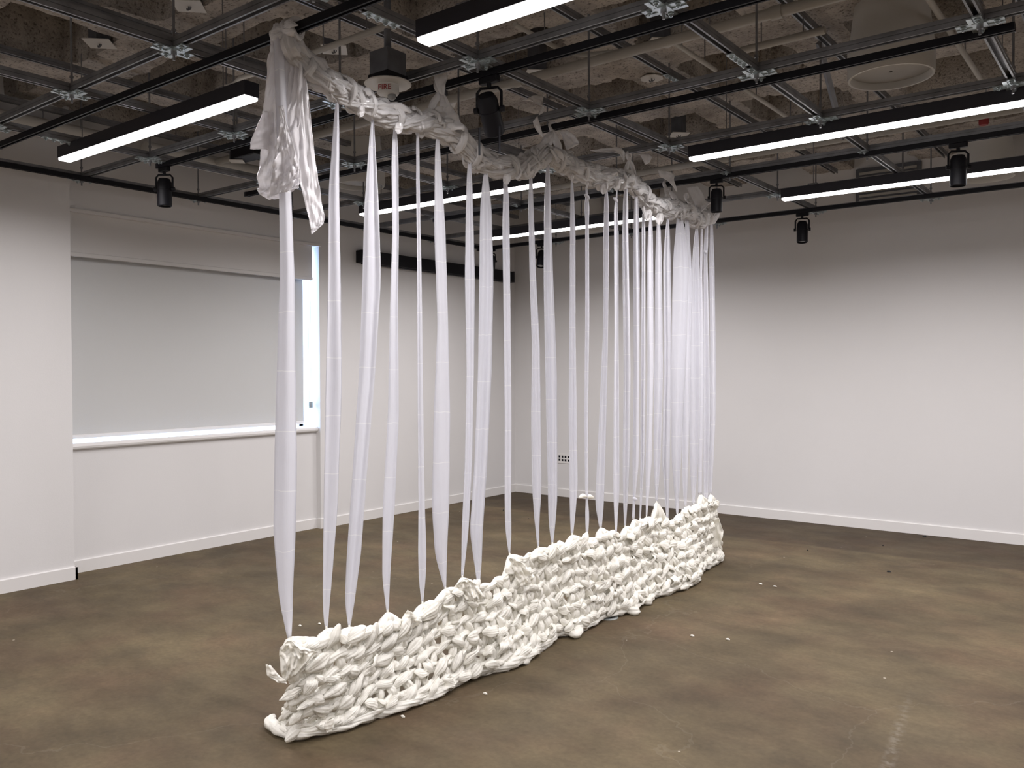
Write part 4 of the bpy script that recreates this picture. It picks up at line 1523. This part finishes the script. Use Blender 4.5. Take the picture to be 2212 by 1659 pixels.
NR = 6
NS = 40
rk = random.Random(5)
for r in range(NR):
    v0 = 0.055 + 0.92 * r / (NR - 0.6)
    v1 = 0.055 + 0.92 * (r + 1) / (NR - 0.6)
    row = MB()
    # rope that runs the length of the row: two strands wound loosely
    for sidx in range(2):
        pts = []
        M = 260
        for i in range(M + 1):
            u = 0.004 + 0.992 * i / M
            vv = v0 + 0.010 * math.sin(u * NS * 2 * math.pi + r) + 0.03 * F(u * 14, r * 3.1, 0, 1)
            n_ = snorm(u, min(0.98, vv)) if i % 4 == 0 else n_
            ph = u * NS * math.pi * 1.0 + sidx * math.pi + r
            p = surf(u, min(0.985, max(0.0, vv)))
            p = p + n_ * (0.018 + 0.015 * math.cos(ph)) + Vector((0, 0, 0.014 * math.sin(ph)))
            p.z = max(p.z, 0.026)
            pts.append(p)
        merge(row, crumple(pts, 0.019, r * 5.3 + sidx * 2.2, 20, 0.55, step=0.011, asp=0.8))
    # loops
    if r < NR - 1 or True:
        for s in range(NS):
            uc = (s + 0.5 + 0.25 * (r % 2) + rk.uniform(-.12, .12)) / NS
            if uc > 0.995:
                continue
            hw = 0.36 / NS
            vm = min(0.99, v1)
            top_ = min(0.97, v0)
            n_ = snorm(uc, min(0.95, (top_ + vm) / 2))
            if v1 <= 1.02:
                for sg in (-1, 1):
                    a = surf(max(0.002, min(.998, uc + sg * hw * rk.uniform(0.7, 1.3))), vm)
                    b = surf(max(0.002, min(.998, uc + sg * hw * 0.25)), top_)
                    md = a.lerp(b, 0.5) + n_ * rk.uniform(0.012, 0.04) + Vector((0, sg * rk.uniform(-0.005, 0.012), 0))
                    a = a + n_ * rk.uniform(-0.012, 0.012)
                    a.z = max(a.z, 0.02)
                    merge(row, crumple([a, md, b + n_ * 0.02], rk.uniform(0.017, 0.025) * (0.60 + 0.40 * min(1, uc * 2)), rk.uniform(0, 90), 26, 0.55, bulge=True, ends=0.4, kk=rk.choice([7, 9]), asp=1.45))
            # leafy puff lying over the rope, slanting
            if rk.random() < (0.80 if uc < 0.45 and r < 4 else 0.97):
                L_ = rk.uniform(0.05, 0.085)
                sl_ = rk.uniform(0.1, 0.9)
                ctr = surf(min(.995, uc), min(0.965, max(0.0, v0 + rk.uniform(-.02, .03)))) + n_ * rk.uniform(0.030, 0.050)
                t1 = Vector((0, math.cos(sl_), math.sin(sl_) * rk.choice([1, 1, -0.6])))
                e0, e1 = ctr - t1 * L_ * 0.9, ctr + t1 * L_ * 0.9
                for ee in (e0, e1, ctr):
                    ee.z = max(ee.z, 0.024)
                if rk.random() < 0.45:
                    merge(row, crumple([e0, ctr + n_ * 0.010, e1], rk.uniform(0.022, 0.034), rk.uniform(0, 90), 32, 0.6, bulge=True, ends=0.2, kk=rk.choice([9, 11, 13]), asp=0.55, step=0.008))
                else:
                    merge(row, leaf(e0, e1, rk.uniform(0.05, 0.085) * (0.72 + 0.28 * min(1, uc * 2)), n_ + Vector((0, rk.uniform(-.3, .3), rk.uniform(-0.2, 0.6))), rk.uniform(0, 90)))
                # small crossing fold beside it; the knit is looser at the near end
                if rk.random() > 0.25 + 1.3 * uc:
                    continue
                c2 = surf(min(.995, uc + 0.5 / NS), min(0.965, max(0.0, v0 + rk.uniform(-.03, .03)))) + n_ * rk.uniform(0.030, 0.048)
                t2 = Vector((0, math.cos(sl_), -math.sin(sl_) * rk.choice([1, 1, -0.6])))
                l2 = rk.uniform(0.03, 0.055)
                a2, b2 = c2 - t2 * l2, c2 + t2 * l2
                a2.z = max(a2.z, 0.02)
                b2.z = max(b2.z, 0.02)
                merge(row, leaf(a2, b2, rk.uniform(0.03, 0.055), n_ + Vector((0, rk.uniform(-.5, .5), rk.uniform(-0.2, 0.7))), rk.uniform(0, 90), 12, 9))
    row.build('knitted_row', KNIT, root, True)

hr = MB()
for sidx in range(2):
    pts = []
    for i in range(300):
        u = i / 299
        p = surf(u, 0.985)
        n_ = Vector((1, 0, 0))
        ph = u * 60 + sidx * math.pi
        pts.append(Vector((p.x + 0.012 + 0.016 * math.cos(ph), p.y, 0.026 + 0.008 * (1 + math.sin(ph)))))
    merge(hr, crumple(pts, 0.024, 31 + sidx * 3.1, 24, 0.6, kk=9, step=0.010, asp=1.0))
hr.build('hem_rope', KNIT, root, True)

# peaks where the strips pull the top edge up
for si, b in enumerate(bots):
    pk = MB()
    # nearest point of the top edge
    best = min(range(NU + 1), key=lambda i: abs(_tpa[i, 1] - b.y))
    for d in (-6, 0, 6):
        k = max(0, min(NU, best + d))
        e = surf(k / NU, 0.07)
        merge(pk, crumple([b + Vector((0, 0, -0.005)), b.lerp(e, 0.5) + Vector((0.02, 0, -0.008)), e + Vector((0.02, 0, 0))], 0.021 if si else 0.03, si * 3.3 + d, 12, 0.5, bulge=True, ends=0.3))
    pk.build('gathered_peak', KNIT, root, True)
# larger smooth flaps of film on the band
sheet([(1000, 1252, 1008, 1250), (985, 1262, 1030, 1262), (975, 1280, 1050, 1290), (1000, 1300, 1040, 1300)], 61, 'film_flap', KNIT, XP, 0.07, 30, 26, 0.25, th=0.0015, crk=0.16)
sheet([(1098, 1205, 1106, 1205), (1108, 1225, 1130, 1215), (1115, 1250, 1150, 1238), (1125, 1268, 1156, 1250)], 62, 'film_flap', KNIT, XP, 0.07, 30, 26, 0.22, th=0.0015, crk=0.16)
sheet([(620, 1384, 632, 1384), (604, 1400, 660, 1400), (602, 1420, 690, 1412), (606, 1450, 670, 1430), (612, 1475, 640, 1460)], 63, 'film_flap', KNIT, XP, 0.06, 30, 26, 0.22, th=0.0015, crk=0.16)
sheet([(574, 1436, 584, 1436), (575, 1450, 598, 1454), (577, 1460, 616, 1470), (592, 1470, 620, 1478)], 64, 'film_flap', KNIT, XP, 0.04, 16, 8, 0.3, th=0.002)
sheet([(880, 1318, 890, 1322), (868, 1335, 900, 1336), (862, 1352, 912, 1345)], 65, 'film_flap', KNIT, XP, 0.05, 16, 10, 0.3, th=0.003)
sheet([(702, 1560, 720, 1552), (700, 1572, 722, 1568), (708, 1582, 716, 1580)], 66, 'film_flap', KNIT, XP, 0.14, 12, 8, 0.3, th=0.002)
sheet([(1545, 1120, 1552, 1118), (1535, 1140, 1560, 1138), (1535, 1165, 1562, 1160), (1540, 1185, 1556, 1180)], 67, 'film_flap', KNIT, XP, 0.04, 20, 10, 0.35, th=0.003)
# hem loops that stray onto the floor
for k, pts in enumerate(([(1170, 1395), (1205, 1355), (1240, 1352), (1252, 1362), (1242, 1372), (1228, 1366)],
                         [(1330, 1325), (1352, 1318), (1376, 1320), (1370, 1306)],
                         [(1385, 1295), (1400, 1300), (1412, 1285)],
                         [(1470, 1272), (1500, 1252), (1504, 1236)],
                         [(1530, 1222), (1556, 1208), (1552, 1180)],
                         [(640, 1592), (600, 1575), (580, 1560), (592, 1548)])):
    crumple([onz(a, b, 0.028) for a, b in pts], 0.024, k * 2.9 + 1, 18, 0.5, ends=.4).build('hem_loop', KNIT, root, True)

# ------------------------------------------------------------------ floor items
P = onz(1313, 1334, 0)
fc = thing('floor_box_cover', 'round grey floor box cover half hidden by the hem of the knitted band', 'floor box', P)
MB().lathe([(0.072, 0.0), (0.072, 0.004), (0.066, 0.007), (0.05, 0.006), (0.002, 0.006)], 40, P).build('disc', CAPM, fc, True, angle=30)
MB().lathe([(0.050, 0.006), (0.050, 0.0085), (0.044, 0.0085), (0.044, 0.006)], 40, P).build('ring', DARKBOX, fc)

rs = random.Random(8)
DARKS = [((1998, 1160), 0.03, 'black scrap lying at the foot of the right back wall'),
         ((1745, 1190), 0.018, 'tiny black scrap on the floor right of the knitted band end'),
         ((1908, 1179), 0.014, 'tiny black speck on the floor just left of the wall scrap'),
         ((1920, 1236), 0.022, 'thin dark sliver on the floor in the right middle'),
         ((1087, 1103), 0.022, 'small dark scrap on the floor near the far corner'),
         ((1142, 1121), 0.014, 'tiny dark speck on the floor right of the far corner scrap')]
for (a, b), s, l in DARKS:
    P = onz(a, b, 0)
    m = MB()
    ring0, ring1 = [], []
    for k in range(7):
        t = 2 * math.pi * k / 7
        rr = s * rs.uniform(0.35, 1.0)
        ring0.append((P.x + rr * math.cos(t), P.y + rr * math.sin(t) * 0.6, 0.0005))
        ring1.append((P.x + rr * .6 * math.cos(t), P.y + rr * .4 * math.sin(t), s * rs.uniform(0.3, 0.7)))
    m.rings([ring0, ring1])
    tag(m.build('floor_scrap', DARKSCRAP, loc=P), l, 'scrap', 'dark scraps on the floor')
WH = [((1495, 1375), 'white plastic crumb on the floor right of the band middle'),
      ((1572, 1383), 'white plastic crumb on the floor, right neighbour of the middle crumb'),
      ((1048, 1500), 'white plastic crumb on the floor just below the knitted band'),
      ((870, 1550), 'white plastic crumb on the floor below the near third of the band'),
      ((690, 1349), 'white plastic crumb behind the top edge of the band'),
      ((648, 1353), 'white plastic crumb on the floor beside the first hanging strip'),
      ((1643, 1263), 'pale sliver on the floor right of the band end'),
      ((1674, 1268), 'pale sliver on the floor, right neighbour of the one by the band end')]
for (a, b), l in WH:
    P = onz(a, b, 0)
    m = crumple([P + Vector((-0.014, 0, .005)), P + Vector((0, .004, .007)), P + Vector((0.014, 0, .005))], 0.006, a * .37, 8, 0.4, bulge=True, ends=.3, step=.005)
    tag(m.build('plastic_crumb', KNIT, loc=P), l, 'scrap', 'white plastic crumbs on the floor')
